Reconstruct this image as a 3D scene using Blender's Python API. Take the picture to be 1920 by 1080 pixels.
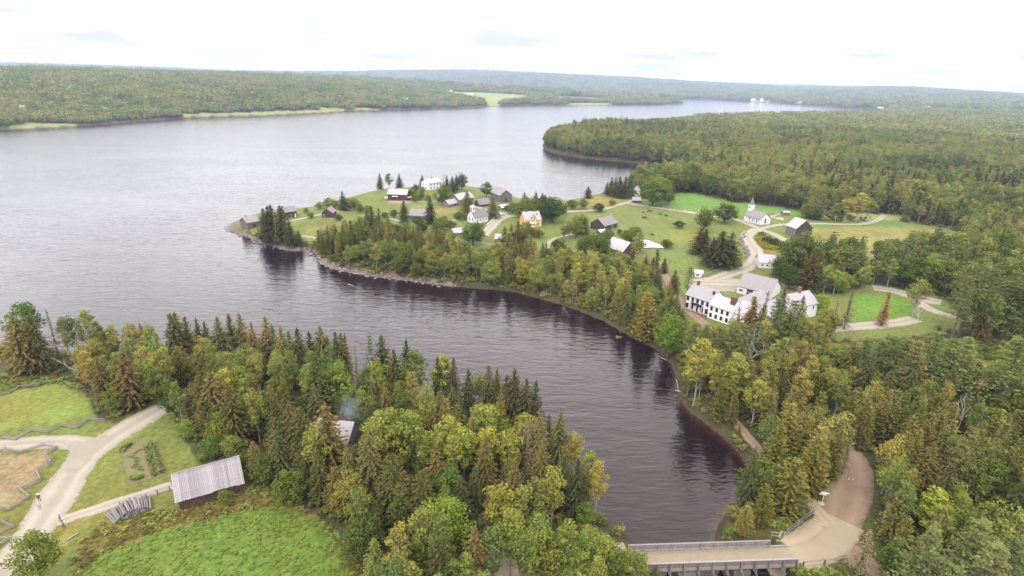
import bpy, bmesh, math, random
import numpy as np
from mathutils import Vector, Matrix

for _o in list(bpy.data.objects): bpy.data.objects.remove(_o)
R = math.radians
scene = bpy.context.scene
C = scene.collection

# ------------------------------------------------------------------ camera, sky, sun, exposure
CAMZ, F, PITCH, ROLL = 82.0, 1067.0, R(19.84), R(1.45)
cp, sp = math.cos(PITCH), math.sin(PITCH)
FW = np.array([0, cp, -sp]); R0 = np.array([1.0, 0, 0]); U0 = np.array([0, sp, cp])
RT = math.cos(ROLL) * R0 + math.sin(ROLL) * U0
UP = -math.sin(ROLL) * R0 + math.cos(ROLL) * U0
cam = bpy.data.cameras.new('camera'); camo = bpy.data.objects.new('camera', cam); C.objects.link(camo)
camo.matrix_world = Matrix(((RT[0], UP[0], -FW[0], 0), (RT[1], UP[1], -FW[1], 0), (RT[2], UP[2], -FW[2], CAMZ), (0, 0, 0, 1)))
cam.sensor_width = 36.0; cam.lens = 36.0 * F / 1920.0; cam.clip_start = 1.0; cam.clip_end = 60000.0
scene.camera = camo
scene.view_settings.view_transform = 'Standard'; scene.view_settings.look = 'None'
scene.view_settings.exposure = 1.38; scene.view_settings.gamma = 1.0; scene.view_settings.use_curve_mapping = False
scene.render.engine = 'CYCLES'
scene.cycles.max_bounces = 5; scene.cycles.diffuse_bounces = 2; scene.cycles.glossy_bounces = 2
scene.cycles.transmission_bounces = 2; scene.cycles.volume_bounces = 1; scene.cycles.transparent_max_bounces = 4
scene.cycles.use_denoising = True
SUN_EL, SUN_AZ = R(48), R(200)      # high thin overcast, sun behind the camera
world = bpy.data.worlds.new('World'); scene.world = world; world.use_nodes = True
nt = world.node_tree; nt.nodes.clear()
def N(nt, t, **k):
    n = nt.nodes.new(t)
    for a, b in k.items(): setattr(n, a, b)
    return n
out = N(nt, 'ShaderNodeOutputWorld'); bg = N(nt, 'ShaderNodeBackground'); bg.inputs['Strength'].default_value = 0.1
sky = N(nt, 'ShaderNodeTexSky', sky_type='NISHITA'); sky.sun_disc = False
sky.sun_elevation = SUN_EL; sky.sun_rotation = SUN_AZ; sky.altitude = 100
tc = N(nt, 'ShaderNodeTexCoord'); sep = N(nt, 'ShaderNodeSeparateXYZ'); nt.links.new(tc.outputs['Generated'], sep.inputs[0])
# cloud deck: direction projected on a flat layer, so streaks flatten towards the horizon
mx = N(nt, 'ShaderNodeMath', operation='MAXIMUM'); mx.inputs[1].default_value = 0.0; nt.links.new(sep.outputs['Z'], mx.inputs[0])
ad = N(nt, 'ShaderNodeMath', operation='ADD'); ad.inputs[1].default_value = 0.07; nt.links.new(mx.outputs[0], ad.inputs[0])
dx = N(nt, 'ShaderNodeMath', operation='DIVIDE'); dy = N(nt, 'ShaderNodeMath', operation='DIVIDE')
nt.links.new(sep.outputs['X'], dx.inputs[0]); nt.links.new(ad.outputs[0], dx.inputs[1])
nt.links.new(sep.outputs['Y'], dy.inputs[0]); nt.links.new(ad.outputs[0], dy.inputs[1])
cmb = N(nt, 'ShaderNodeCombineXYZ'); nt.links.new(dx.outputs[0], cmb.inputs['X']); nt.links.new(dy.outputs[0], cmb.inputs['Y'])
no = N(nt, 'ShaderNodeTexNoise'); no.inputs['Scale'].default_value = 0.75; no.inputs['Detail'].default_value = 7; no.inputs['Roughness'].default_value = 0.55
no.inputs['Distortion'].default_value = 0.4
nt.links.new(cmb.outputs[0], no.inputs['Vector'])
rp = N(nt, 'ShaderNodeValToRGB'); nt.links.new(no.outputs['Fac'], rp.inputs[0])
rp.color_ramp.elements[0].position = 0.36; rp.color_ramp.elements[0].color = (0.300, 0.295, 0.295, 1)
rp.color_ramp.elements[1].position = 0.68; rp.color_ramp.elements[1].color = (0.64, 0.62, 0.615, 1)
_e = rp.color_ramp.elements.new(0.47); _e.color = (0.42, 0.41, 0.408, 1)
sc_ = N(nt, 'ShaderNodeVectorMath', operation='SCALE'); sc_.inputs['Scale'].default_value = 10.0; nt.links.new(rp.outputs[0], sc_.inputs[0])
mixs = N(nt, 'ShaderNodeMix', data_type='RGBA'); mixs.inputs[0].default_value = 0.96
nt.links.new(sky.outputs[0], mixs.inputs[6]); nt.links.new(sc_.outputs[0], mixs.inputs[7])
# sky brightness raised steeply, mostly above the view, so the lake reflects paler
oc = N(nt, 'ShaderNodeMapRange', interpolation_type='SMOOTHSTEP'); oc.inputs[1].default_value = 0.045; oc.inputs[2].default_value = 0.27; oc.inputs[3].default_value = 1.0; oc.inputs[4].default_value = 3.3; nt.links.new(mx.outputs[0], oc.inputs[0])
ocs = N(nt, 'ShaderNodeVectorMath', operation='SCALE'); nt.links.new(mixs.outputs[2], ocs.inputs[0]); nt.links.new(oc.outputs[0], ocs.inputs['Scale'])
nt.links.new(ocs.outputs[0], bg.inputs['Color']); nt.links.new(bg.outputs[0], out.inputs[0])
sl = bpy.data.lights.new('sun', 'SUN'); sl.energy = 1.1; sl.angle = R(14); sl.color = (1.0, 0.95, 0.86)
so = bpy.data.objects.new('sun', sl); C.objects.link(so)
sd_ = Vector((math.sin(SUN_AZ) * math.cos(SUN_EL), math.cos(SUN_AZ) * math.cos(SUN_EL), math.sin(SUN_EL)))
so.rotation_euler = sd_.to_track_quat('Z', 'Y').to_euler(); so.location = (0, 0, 300)
def haze_box():
    m = bpy.data.materials.new('haze_air'); m.use_nodes = True; t = m.node_tree; t.nodes.clear(); o = N(t, 'ShaderNodeOutputMaterial')
    v = N(t, 'ShaderNodeVolumePrincipled'); v.inputs['Color'].default_value = (.52, .65, .96, 1); v.inputs['Density'].default_value = HAZE; v.inputs['Anisotropy'].default_value = .2
    t.links.new(v.outputs[0], o.inputs['Volume']); me = bpy.data.meshes.new('haze')
    x, y0, y1, z0, z1 = 24000, -24000, 24000, -6, 275
    me.from_pydata([(-x, y0, z0), (x, y0, z0), (x, y1, z0), (-x, y1, z0), (-x, y0, z1), (x, y0, z1), (x, y1, z1), (-x, y1, z1)], [],
                   [(0, 3, 2, 1), (4, 5, 6, 7), (0, 1, 5, 4), (1, 2, 6, 5), (2, 3, 7, 6), (3, 0, 4, 7)])
    me.materials.append(m); ob = bpy.data.objects.new('haze', me); C.objects.link(ob); ob['kind'] = 'stuff'; ob['label'] = 'pale blue haze over the far hills'
HAZE = .78e-4
haze_box()

# ------------------------------------------------------------------ picture <-> place
CAM = np.array([0, 0, CAMZ])
def rays(px, py):
    px = np.asarray(px, float); py = np.asarray(py, float)
    u = (px - 960) / F; v = -(py - 540) / F
    return FW + u[..., None] * RT + v[..., None] * UP
def plane(px, py, z=0.0):
    d = rays(px, py); t = (z - CAMZ) / d[..., 2]
    return CAM + d * t[..., None]
def proj(P):
    q = np.asarray(P, float) - CAM
    w = q @ FW; w = np.where(w < 1e-3, 1e-3, w)
    return 960 + F * (q @ RT) / w, 540 - F * (q @ UP) / w
def inpoly(X, Y, poly):
    poly = np.asarray(poly, float); ins = np.zeros(np.shape(X), bool)
    x1, y1 = poly[-1]
    for x2, y2 in poly:
        if y1 != y2:
            c = ((y1 > Y) != (y2 > Y)) & (X < (x2 - x1) * (Y - y1) / (y2 - y1) + x1)
            ins ^= c
        x1, y1 = x2, y2
    return ins
def vnoise(x, y, s, seed=0):
    x = np.asarray(x, float) / s; y = np.asarray(y, float) / s
    xi = np.floor(x).astype(np.int64); yi = np.floor(y).astype(np.int64); fx = x - xi; fy = y - yi
    fx = fx * fx * (3 - 2 * fx); fy = fy * fy * (3 - 2 * fy)
    def h(a, b):
        n = (a * 374761393 + b * 668265263 + seed * 974634777) & 0x7fffffff
        n = ((n ^ (n >> 13)) * 1274126177) & 0x7fffffff
        return ((n ^ (n >> 16)) & 0xffff) / 65535.0
    return (h(xi, yi) * (1 - fx) + h(xi + 1, yi) * fx) * (1 - fy) + (h(xi, yi + 1) * (1 - fx) + h(xi + 1, yi + 1) * fx) * fy

# the waterline, walked once round the lake
SHORE = [(-900, 620), (-300, 640), (0, 652), (70, 662), (150, 668), (300, 682), (450, 694), (600, 718), (700, 744), (800, 762), (870, 778), (950, 810),
  (1030, 868), (1080, 928), (1112, 975), (1150, 1016), (1178, 1036), (1205, 1080), (1240, 1160), (1280, 1400), (1620, 1400), (1500, 1160), (1462, 1080), (1440, 1050), (1362, 1030),
  (1346, 1012), (1352, 985), (1392, 935), (1404, 895), (1402, 875), (1388, 850), (1352, 815), (1322, 792), (1290, 768), (1273, 745), (1272, 712), (1258, 682), (1232, 655),
  (1200, 640), (1178, 628), (1130, 600), (1085, 582), (1050, 570), (1000, 556), (955, 545), (900, 541), (850, 537), (800, 531), (752, 524), (715, 520), (680, 515),
  (650, 509), (622, 503), (608, 496), (600, 486), (590, 474), (570, 470), (545, 470), (520, 464), (500, 458), (478, 450), (455, 440), (432, 434), (427, 426),
  (436, 420), (452, 412), (480, 404), (520, 398), (560, 393), (600, 388), (625, 380), (660, 370), (690, 362), (720, 357), (770, 354), (830, 352), (880, 352),
  (920, 358), (955, 368), (990, 378), (1030, 380), (1062, 378), (1100, 370), (1140, 360), (1180, 350), (1215, 342), (1260, 334), (1295, 326), (1322, 320),
  (1300, 316), (1250, 311), (1200, 307), (1150, 302), (1100, 297), (1050, 290), (1024, 282), (1018, 272), (1024, 262), (1050, 254), (1090, 246), (1140, 240), (1200, 237), (1230, 234),
  (1262, 229), (1320, 225), (1400, 222), (1480, 220), (1560, 217), (1640, 213), (1668, 209), (1650, 206), (1600, 203), (1560, 201), (1500, 197), (1430, 192), (1360, 189),
  (1300, 186.5), (1250, 184.5), (1200, 183.2), (1195, 185), (1240, 187), (1272, 189), (1284, 192), (1278, 195), (1240, 196.5), (1180, 197), (1100, 197.5), (1000, 198), (930, 199.5),
  (860, 203), (780, 205), (700, 207), (650, 208.5), (600, 212), (560, 214), (500, 217), (430, 219), (340, 222), (260, 228), (180, 234), (100, 239), (0, 244), (-200, 256), (-600, 285), (-1200, 340)]
_s = np.array(SHORE, float); W = plane(_s[:, 0], _s[:, 1])[:, :2]
W = np.vstack([W, [[-1500, 300], [-900, 60]]])
def seg_dist(x, y, P, closed=True):
    P = np.asarray(P); best = np.full(np.shape(x), 1e18)
    n = len(P); m = n if closed else n - 1
    for i in range(m):
        ax, ay = P[i]; bx, by = P[(i + 1) % n]
        ex, ey = bx - ax, by - ay; L = ex * ex + ey * ey + 1e-12
        t = np.clip(((x - ax) * ex + (y - ay) * ey) / L, 0, 1)
        d = (x - ax - t * ex) ** 2 + (y - ay - t * ey) ** 2
        np.minimum(best, d, out=best)
    return np.sqrt(best)
def shore_d(x, y):
    d = seg_dist(x, y, W); return np.where(inpoly(x, y, W), -d, d)

def prof(pts):      # a skyline: azimuth -> slope
    p = np.array(pts, float); d = rays(p[:, 0], p[:, 1]); az = np.arctan2(d[:, 0], d[:, 1]); s = d[:, 2] / np.hypot(d[:, 0], d[:, 1])
    return az, s
L1 = prof([(-400, 124), (-200, 127), (0, 131), (150, 132), (300, 136), (450, 140), (550, 145), (650, 152), (750, 158), (850, 164), (950, 169), (1050, 173), (1150, 178), (1250, 184), (1290, 190), (1300, 200)])
L2 = prof([(-400, 112), (0, 123), (300, 132), (450, 137), (550, 139), (700, 137), (860, 136), (950, 138), (1000, 140), (1100, 145), (1200, 150.5), (1300, 157), (1400, 162), (1480, 167), (1560, 168), (1650, 167.5), (1720, 169.5), (1800, 174), (1920, 181), (2100, 189), (2300, 196)])
L3 = prof([(1200, 175), (1330, 168), (1390, 161.5), (1440, 158.8), (1520, 159), (1580, 162), (1630, 166), (1700, 175)])
def rs_of(pts):
    p = np.array(pts, float); w = plane(p[:, 0], p[:, 1]); return np.arctan2(w[:, 0], w[:, 1]), np.hypot(w[:, 0], w[:, 1])
S1 = rs_of([(-600, 285), (0, 244), (340, 222), (560, 214), (700, 207), (930, 199.5), (1180, 197), (1284, 192)])
S2a = rs_of([(1200, 183.2), (1300, 186.5), (1430, 192), (1560, 201), (1650, 206)])
S2 = (np.concatenate([[-1.2], S2a[0], [0.62, 1.2]]), np.concatenate([[4500], S2a[1], [3000, 3000]]))
BRIDGE_ENDS = plane(np.array([1176, 1450]), np.array([1040, 1032]), 4.6)[:, :2]
def smooth(t):
    t = np.clip(t, 0, 1); return t * t * (3 - 2 * t)
def H(x, y, sd=None):
    x = np.asarray(x, float); y = np.asarray(y, float)
    if sd is None: sd = shore_d(x, y)
    s = np.maximum(sd, 0)
    h = 1.6 * (1 - np.exp(-s / 2.5)) + 3.6 * (1 - np.exp(-s / 22)) + 6 * (1 - np.exp(-s / 400))
    h = np.where(sd < 0, np.maximum(sd * 0.25, -3.0), h)
    r = np.hypot(x, y); az = np.arctan2(x, y)
    land = smooth(sd / 60)
    r1s = np.interp(az, *S1); r1 = r1s * 1.35 + 900; z1 = np.maximum(CAMZ + np.interp(az, *L1) * r1 - 13, 3)
    w1 = np.clip((r - r1s) / (r1 - r1s), 0, 1.0)
    u1 = np.where(az > L1[0][-2], 0, np.sin(w1 * np.pi / 2) ** 1.0 * z1 * np.clip(1 - (r - r1) / 4000, 0, 1))
    r2s = np.interp(az, *S2); r2 = 7800.0; z2 = CAMZ + np.interp(az, *L2) * r2 - 10
    u2 = smooth(np.clip((r - r2s) / (r2 - r2s), 0, 1)) ** 0.8 * z2 * np.where(r > r2, np.clip(1 - (r - r2) / 5000, 0, 1), 1)
    u3 = np.exp(-((r - 13500) / 2500) ** 2) * np.maximum(CAMZ + np.interp(az, *L3) * 13500, 0)
    hills = np.maximum(np.maximum(u1, u2), u3) * land
    big = (vnoise(x, y, 140, 3) - .5) * 3.0 * smooth(s / 80) + (vnoise(x, y, 700, 4) - .5) * 14 * smooth((r - 1600) / 1500) * smooth(s / 300)
    small = (vnoise(x, y, 9, 5) - .5) * .35 * smooth(s / 8)
    h = h + hills + big + small
    for b in BRIDGE_ENDS:
        k = smooth(1 - (np.hypot(x - b[0], y - b[1]) - 5) / 12) * smooth((sd + 1.0) / 2.0)
        h = h * (1 - k) + 4.45 * k
    return h
def at(px, py, dz=0.0, it=26):
    px = np.asarray(px, float); py = np.asarray(py, float)
    z = np.full(px.shape, 5.0)
    for i in range(it):
        p = plane(px, py, z + dz) if np.ndim(z) == 0 else None
        d = rays(px, py); t = (z + dz - CAMZ) / d[..., 2]; p = CAM + d * t[..., None]
        z = .45 * z + .55 * np.maximum(H(p[..., 0], p[..., 1]), -0.5)
    p[..., 2] = H(p[..., 0], p[..., 1]); return p

# ------------------------------------------------------------------ materials
MATS = {}
def mk(name):
    m = bpy.data.materials.new(name); m.use_nodes = True; m.node_tree.nodes.clear(); MATS[name] = m
    o = N(m.node_tree, 'ShaderNodeOutputMaterial'); return m, m.node_tree, o
ALB = .80
def rgb(c): return (c[0] * ALB, c[1] * ALB, c[2] * ALB, 1)
def surf(name, c1, c2, scale=3.0, rough=.85, stretch=(1, 1, 1), bump=.2, detail=5, wav=None, spec=.3, coords='Object'):
    m, t, o = mk(name)
    b = N(t, 'ShaderNodeBsdfPrincipled'); b.inputs['Roughness'].default_value = rough; b.inputs['Specular IOR Level'].default_value = spec
    tc = N(t, 'ShaderNodeTexCoord'); mp = N(t, 'ShaderNodeMapping'); mp.inputs['Scale'].default_value = stretch
    t.links.new(tc.outputs[coords], mp.inputs[0])
    no = N(t, 'ShaderNodeTexNoise'); no.inputs['Scale'].default_value = scale; no.inputs['Detail'].default_value = detail; no.inputs['Roughness'].default_value = .65
    t.links.new(mp.outputs[0], no.inputs['Vector'])
    r = N(t, 'ShaderNodeValToRGB'); r.color_ramp.elements[0].position = .32; r.color_ramp.elements[1].position = .68
    r.color_ramp.elements[0].color = rgb(c1); r.color_ramp.elements[1].color = rgb(c2)
    t.links.new(no.outputs['Fac'], r.inputs[0])
    oi = N(t, 'ShaderNodeObjectInfo'); hs = N(t, 'ShaderNodeHueSaturation')
    mr = N(t, 'ShaderNodeMapRange'); mr.inputs[3].default_value = .78; mr.inputs[4].default_value = 1.14
    t.links.new(oi.outputs['Random'], mr.inputs[0]); t.links.new(mr.outputs[0], hs.inputs['Value']); t.links.new(r.outputs[0], hs.inputs['Color'])
    t.links.new(hs.outputs[0], b.inputs['Base Color'])
    if bump:
        bp = N(t, 'ShaderNodeBump'); bp.inputs['Strength'].default_value = bump; bp.inputs['Distance'].default_value = .1
        t.links.new(no.outputs['Fac'], bp.inputs['Height']); t.links.new(bp.outputs[0], b.inputs['Normal'])
    t.links.new(b.outputs[0], o.inputs[0]); return m
def leafmat(name, ca, cb, cc, transl=.3):
    ca, cb, cc = [(c[0] * 1.16, c[1] * 1.08, c[2] * 1.02) for c in (ca, cb, cc)]
    """three leaf colours: the tree's own mix from its place and a random number, each leaf spray a little off it"""
    m, t, o = mk(name)
    oi = N(t, 'ShaderNodeObjectInfo')
    no = N(t, 'ShaderNodeTexNoise'); no.inputs['Scale'].default_value = .007; no.inputs['Detail'].default_value = 4
    t.links.new(oi.outputs['Location'], no.inputs['Vector'])
    sp_ = N(t, 'ShaderNodeMapRange'); sp_.inputs[1].default_value = .36; sp_.inputs[2].default_value = .64; t.links.new(no.outputs['Fac'], sp_.inputs[0])
    a = N(t, 'ShaderNodeMath', operation='MULTIPLY_ADD'); a.inputs[1].default_value = .42; t.links.new(sp_.outputs[0], a.inputs[0])
    b_ = N(t, 'ShaderNodeMath', operation='MULTIPLY'); b_.inputs[1].default_value = .58; t.links.new(oi.outputs['Random'], b_.inputs[0])
    t.links.new(b_.outputs[0], a.inputs[2])
    r = N(t, 'ShaderNodeValToRGB'); e = r.color_ramp.elements
    e[0].position = .2; e[0].color = rgb(ca); e[1].position = .8; e[1].color = rgb(cc); m_ = e.new(.5); m_.color = rgb(cb)
    t.links.new(a.outputs[0], r.inputs[0])
    at_ = N(t, 'ShaderNodeAttribute', attribute_name='spray')
    mr = N(t, 'ShaderNodeMapRange'); mr.inputs[3].default_value = .78; mr.inputs[4].default_value = 1.26; t.links.new(at_.outputs['Fac'], mr.inputs[0])
    mh = N(t, 'ShaderNodeMapRange'); mh.inputs[3].default_value = .510; mh.inputs[4].default_value = .492; t.links.new(at_.outputs['Fac'], mh.inputs[0])
    hs = N(t, 'ShaderNodeHueSaturation'); t.links.new(mr.outputs[0], hs.inputs['Value']); t.links.new(mh.outputs[0], hs.inputs['Hue'])
    t.links.new(r.outputs[0], hs.inputs['Color'])
    mm = N(t, 'ShaderNodeMix', data_type='RGBA', blend_type='MULTIPLY'); mm.inputs[0].default_value = 1
    t.links.new(hs.outputs[0], mm.inputs[6]); t.links.new(oi.outputs['Color'], mm.inputs[7])
    d = N(t, 'ShaderNodeBsdfDiffuse'); tr = N(t, 'ShaderNodeBsdfTranslucent'); mix = N(t, 'ShaderNodeMixShader'); mix.inputs[0].default_value = transl
    t.links.new(mm.outputs[2], d.inputs[0]); t.links.new(mm.outputs[2], tr.inputs[0])
    t.links.new(d.outputs[0], mix.inputs[1]); t.links.new(tr.outputs[0], mix.inputs[2]); t.links.new(mix.outputs[0], o.inputs[0]); return m
leafmat('spruce_needles', (.070, .084, .034), (.108, .108, .042), (.150, .134, .056))
leafmat('cedar_leaves', (.105, .120, .036), (.155, .155, .046), (.205, .185, .062))
leafmat('pine_needles', (.095, .125, .048), (.130, .158, .055), (.155, .172, .062))
leafmat('birch_leaves', (.120, .165, .045), (.182, .212, .054), (.235, .228, .066))
leafmat('maple_leaves', (.078, .108, .030), (.135, .165, .040), (.210, .225, .055))
leafmat('red_needles', (.15, .06, .04), (.17, .07, .045), (.20, .10, .06))
leafmat('dry_twigs', (.12, .098, .078), (.16, .135, .11), (.20, .18, .155), .1)
leafmat('weed_leaves', (.100, .145, .030), (.130, .180, .038), (.175, .22, .055))
leafmat('far_leaves', (.115, .150, .045), (.200, .260, .065), (.235, .215, .085))
leafmat('goldenrod', (.22, .20, .02), (.26, .23, .02), (.27, .23, .03))
leafmat('rust_weeds', (.10, .09, .03), (.13, .095, .035), (.15, .10, .045))
surf('bark', (0.055, 0.041, 0.030), (0.110, 0.088, 0.072), 6, stretch=(1, 1, .2))
surf('pale_bark', (0.161, 0.136, 0.118), (0.384, 0.360, 0.322), 5, stretch=(1, 1, 2))
surf('dead_wood', (0.220, 0.193, 0.171), (0.385, 0.358, 0.330), 5, stretch=(1, 1, .3))
surf('grey_wood', (0.149, 0.132, 0.132), (0.253, 0.231, 0.231), 4, stretch=(1, 1, .3))
surf('roof_board', (0.220, 0.198, 0.209), (0.308, 0.281, 0.292), 5, stretch=(1, .15, 1))
surf('grey_shingle', (0.149, 0.132, 0.138), (0.220, 0.198, 0.204), 4)
surf('pale_shingle', (0.27, 0.25, 0.262), (0.35, 0.33, 0.342), 2.5)
surf('red_board', (0.033, 0.014, 0.011), (0.110, 0.047, 0.030), 2.2, stretch=(1.5, 1.5, .6))
surf('dark_board', (0.030, 0.019, 0.018), (0.072, 0.047, 0.044), 3, stretch=(2, 2, .3))
surf('weathered_board', (0.094, 0.072, 0.069), (0.182, 0.154, 0.149), 3, stretch=(2, 2, .2))
surf('white_paint', (.62, .61, .60), (.70, .69, .68), 2, bump=.02)
surf('yellow_paint', (.62, .33, .045), (.70, .40, .07), 2, bump=.02)
surf('blue_paint', (0.110, 0.138, 0.182), (0.143, 0.171, 0.209), 2, bump=.02)
surf('window_glass', (.02, .02, .025), (.04, .045, .055), 2, rough=.15, bump=0, spec=.6)
surf('brick', (0.143, 0.050, 0.033), (0.209, 0.083, 0.055), 9)
surf('stone', (0.110, 0.094, 0.088), (0.231, 0.204, 0.193), 1.2)
surf('black_paint', (.012, .012, .014), (.02, .02, .022), 2, rough=.25, bump=0, spec=.6)
surf('silver_paint', (0.209, 0.220, 0.231), (0.242, 0.253, 0.264), 2, rough=.3, bump=0, spec=.6)
surf('tyre', (.02, .02, .02), (.03, .03, .03), 4)
surf('bridge_gravel', (.25, .20, .135), (.30, .245, .17), 1.6, rough=.95, detail=8, stretch=(.6, 1, 1))
surf('shingle_beach', (.10, .08, .075), (.2, .17, .165), 2.2, rough=.9, detail=9)
surf('garden_soil', (.15, .105, .065), (.16, .155, .06), 1.4, rough=.95, detail=8)
surf('skin', (0.275, 0.165, 0.121), (0.303, 0.187, 0.138), 3, bump=0)
surf('white_cloth', (0.432, 0.420, 0.420), (0.480, 0.474, 0.474), 6, bump=0)
surf('dark_cloth', (.03, .03, .045), (.06, .06, .08), 6, bump=0)
surf('straw', (0.330, 0.275, 0.187), (0.385, 0.330, 0.231), 8, bump=0)
surf('black_hide', (.015, .012, .01), (.04, .03, .025), 3, bump=0)
surf('white_feathers', (0.413, 0.413, 0.407), (0.451, 0.451, 0.440), 3, bump=0)
surf('pond_water', (0.496, 0.496, 0.504), (0.640, 0.640, 0.640), .25, rough=.12, bump=.03, spec=.8)

def roadmat(name, c1, c2, grass=(.115, .118, .038), centre=.25):
    m, t, o = mk(name); b = N(t, 'ShaderNodeBsdfPrincipled'); b.inputs['Roughness'].default_value = .95; b.inputs['Specular IOR Level'].default_value = .1
    geo = N(t, 'ShaderNodeNewGeometry')
    def noi(sc, d=6): n = N(t, 'ShaderNodeTexNoise'); n.inputs['Scale'].default_value = sc; n.inputs['Detail'].default_value = d; n.inputs['Roughness'].default_value = .7; t.links.new(geo.outputs['Position'], n.inputs['Vector']); return n.outputs['Fac']
    r = N(t, 'ShaderNodeValToRGB'); r.color_ramp.elements[0].position = .3; r.color_ramp.elements[1].position = .7; r.color_ramp.elements[0].color = rgb(c1); r.color_ramp.elements[1].color = rgb(c2)
    ad_ = N(t, 'ShaderNodeMath', operation='MULTIPLY_ADD'); ad_.inputs[1].default_value = .5; t.links.new(noi(.22, 4), ad_.inputs[0]); h_ = N(t, 'ShaderNodeMath', operation='MULTIPLY'); h_.inputs[1].default_value = .5; t.links.new(noi(2.5, 8), h_.inputs[0]); t.links.new(h_.outputs[0], ad_.inputs[2]); t.links.new(ad_.outputs[0], r.inputs[0])
    a = N(t, 'ShaderNodeAttribute', attribute_name='across'); ab = N(t, 'ShaderNodeMath', operation='ABSOLUTE'); t.links.new(a.outputs['Fac'], ab.inputs[0])
    n1 = noi(1.1, 6); e = N(t, 'ShaderNodeMath', operation='MULTIPLY_ADD'); e.inputs[1].default_value = .9; t.links.new(n1, e.inputs[0]); t.links.new(ab.outputs[0], e.inputs[2])
    mr = N(t, 'ShaderNodeMapRange'); mr.inputs[1].default_value = 1.22; mr.inputs[2].default_value = 1.42; t.links.new(e.outputs[0], mr.inputs[0])
    # grass creeping along the middle between the wheel tracks
    cn = N(t, 'ShaderNodeMapRange'); cn.inputs[1].default_value = .22; cn.inputs[2].default_value = .04; t.links.new(ab.outputs[0], cn.inputs[0]); cm = N(t, 'ShaderNodeMath', operation='MULTIPLY'); cm.inputs[1].default_value = centre; t.links.new(cn.outputs[0], cm.inputs[0])
    cx_ = N(t, 'ShaderNodeMath', operation='MULTIPLY'); t.links.new(cm.outputs[0], cx_.inputs[0]); t.links.new(noi(.5, 5), cx_.inputs[1]); mxx = N(t, 'ShaderNodeMath', operation='MAXIMUM'); t.links.new(mr.outputs[0], mxx.inputs[0]); t.links.new(cx_.outputs[0], mxx.inputs[1])
    mm = N(t, 'ShaderNodeMix', data_type='RGBA'); mm.inputs[7].default_value = rgb(grass); t.links.new(mxx.outputs[0], mm.inputs[0])
    tk = N(t, 'ShaderNodeMath', operation='SUBTRACT'); tk.inputs[1].default_value = .42; t.links.new(ab.outputs[0], tk.inputs[0]); ta = N(t, 'ShaderNodeMath', operation='ABSOLUTE'); t.links.new(tk.outputs[0], ta.inputs[0])
    tr_ = N(t, 'ShaderNodeMapRange', interpolation_type='SMOOTHSTEP'); tr_.inputs[1].default_value = .05; tr_.inputs[2].default_value = .26; tr_.inputs[3].default_value = 1.07; tr_.inputs[4].default_value = .93; t.links.new(ta.outputs[0], tr_.inputs[0])
    hv = N(t, 'ShaderNodeHueSaturation'); t.links.new(tr_.outputs[0], hv.inputs['Value']); t.links.new(r.outputs[0], hv.inputs['Color']); t.links.new(hv.outputs[0], mm.inputs[6]); t.links.new(mm.outputs[2], b.inputs['Base Color']); t.links.new(b.outputs[0], o.inputs[0])
roadmat('gravel', (.235, .205, .160), (.30, .265, .22)); roadmat('brown_gravel', (.175, .12, .08), (.24, .175, .12), (.10, .075, .04), .1); roadmat('light_gravel', (.25, .20, .135), (.30, .245, .17), (.13, .12, .05), 0)
def ground_material():
    m, t, o = mk('ground_cover')
    b = N(t, 'ShaderNodeBsdfPrincipled'); b.inputs['Roughness'].default_value = .95; b.inputs['Specular IOR Level'].default_value = .1
    a = N(t, 'ShaderNodeAttribute', attribute_name='cover')
    geo = N(t, 'ShaderNodeNewGeometry')
    def noise(sc, det=6, st=None):
        n = N(t, 'ShaderNodeTexNoise'); n.inputs['Scale'].default_value = sc; n.inputs['Detail'].default_value = det; n.inputs['Roughness'].default_value = .7
        src = geo.outputs['Position']
        if st:
            mp = N(t, 'ShaderNodeMapping'); mp.inputs['Scale'].default_value = st; mp.inputs['Rotation'].default_value = (0, 0, .5); t.links.new(src, mp.inputs[0]); src = mp.outputs[0]
        t.links.new(src, n.inputs['Vector']); return n
    n1, n2, n3 = noise(.9, 8), noise(.06, 4), noise(.35, 5, (1, .15, 1))
    def mul(col, n, lo, hi, hue=0):
        mr = N(t, 'ShaderNodeMapRange'); mr.inputs[1].default_value = .3; mr.inputs[2].default_value = .7; mr.inputs[3].default_value = lo; mr.inputs[4].default_value = hi
        t.links.new(n.outputs['Fac'], mr.inputs[0])
        h = N(t, 'ShaderNodeHueSaturation'); t.links.new(mr.outputs[0], h.inputs['Value']); t.links.new(col, h.inputs['Color'])
        if hue:
            m2 = N(t, 'ShaderNodeMapRange'); m2.inputs[1].default_value = .3; m2.inputs[2].default_value = .7; m2.inputs[3].default_value = .5 - hue; m2.inputs[4].default_value = .5 + hue
            t.links.new(n.outputs['Fac'], m2.inputs[0]); t.links.new(m2.outputs[0], h.inputs['Hue'])
        return h.outputs[0]
    c = mul(mul(mul(a.outputs['Color'], n1, .62, 1.42), n2, .82, 1.2, .03), n3, .88, 1.14)
    t.links.new(c, b.inputs['Base Color'])
    bp = N(t, 'ShaderNodeBump'); bp.inputs['Strength'].default_value = .5; bp.inputs['Distance'].default_value = .25; t.links.new(n1.outputs['Fac'], bp.inputs['Height'])
    t.links.new(bp.outputs[0], b.inputs['Normal']); t.links.new(b.outputs[0], o.inputs[0]); return m
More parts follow.
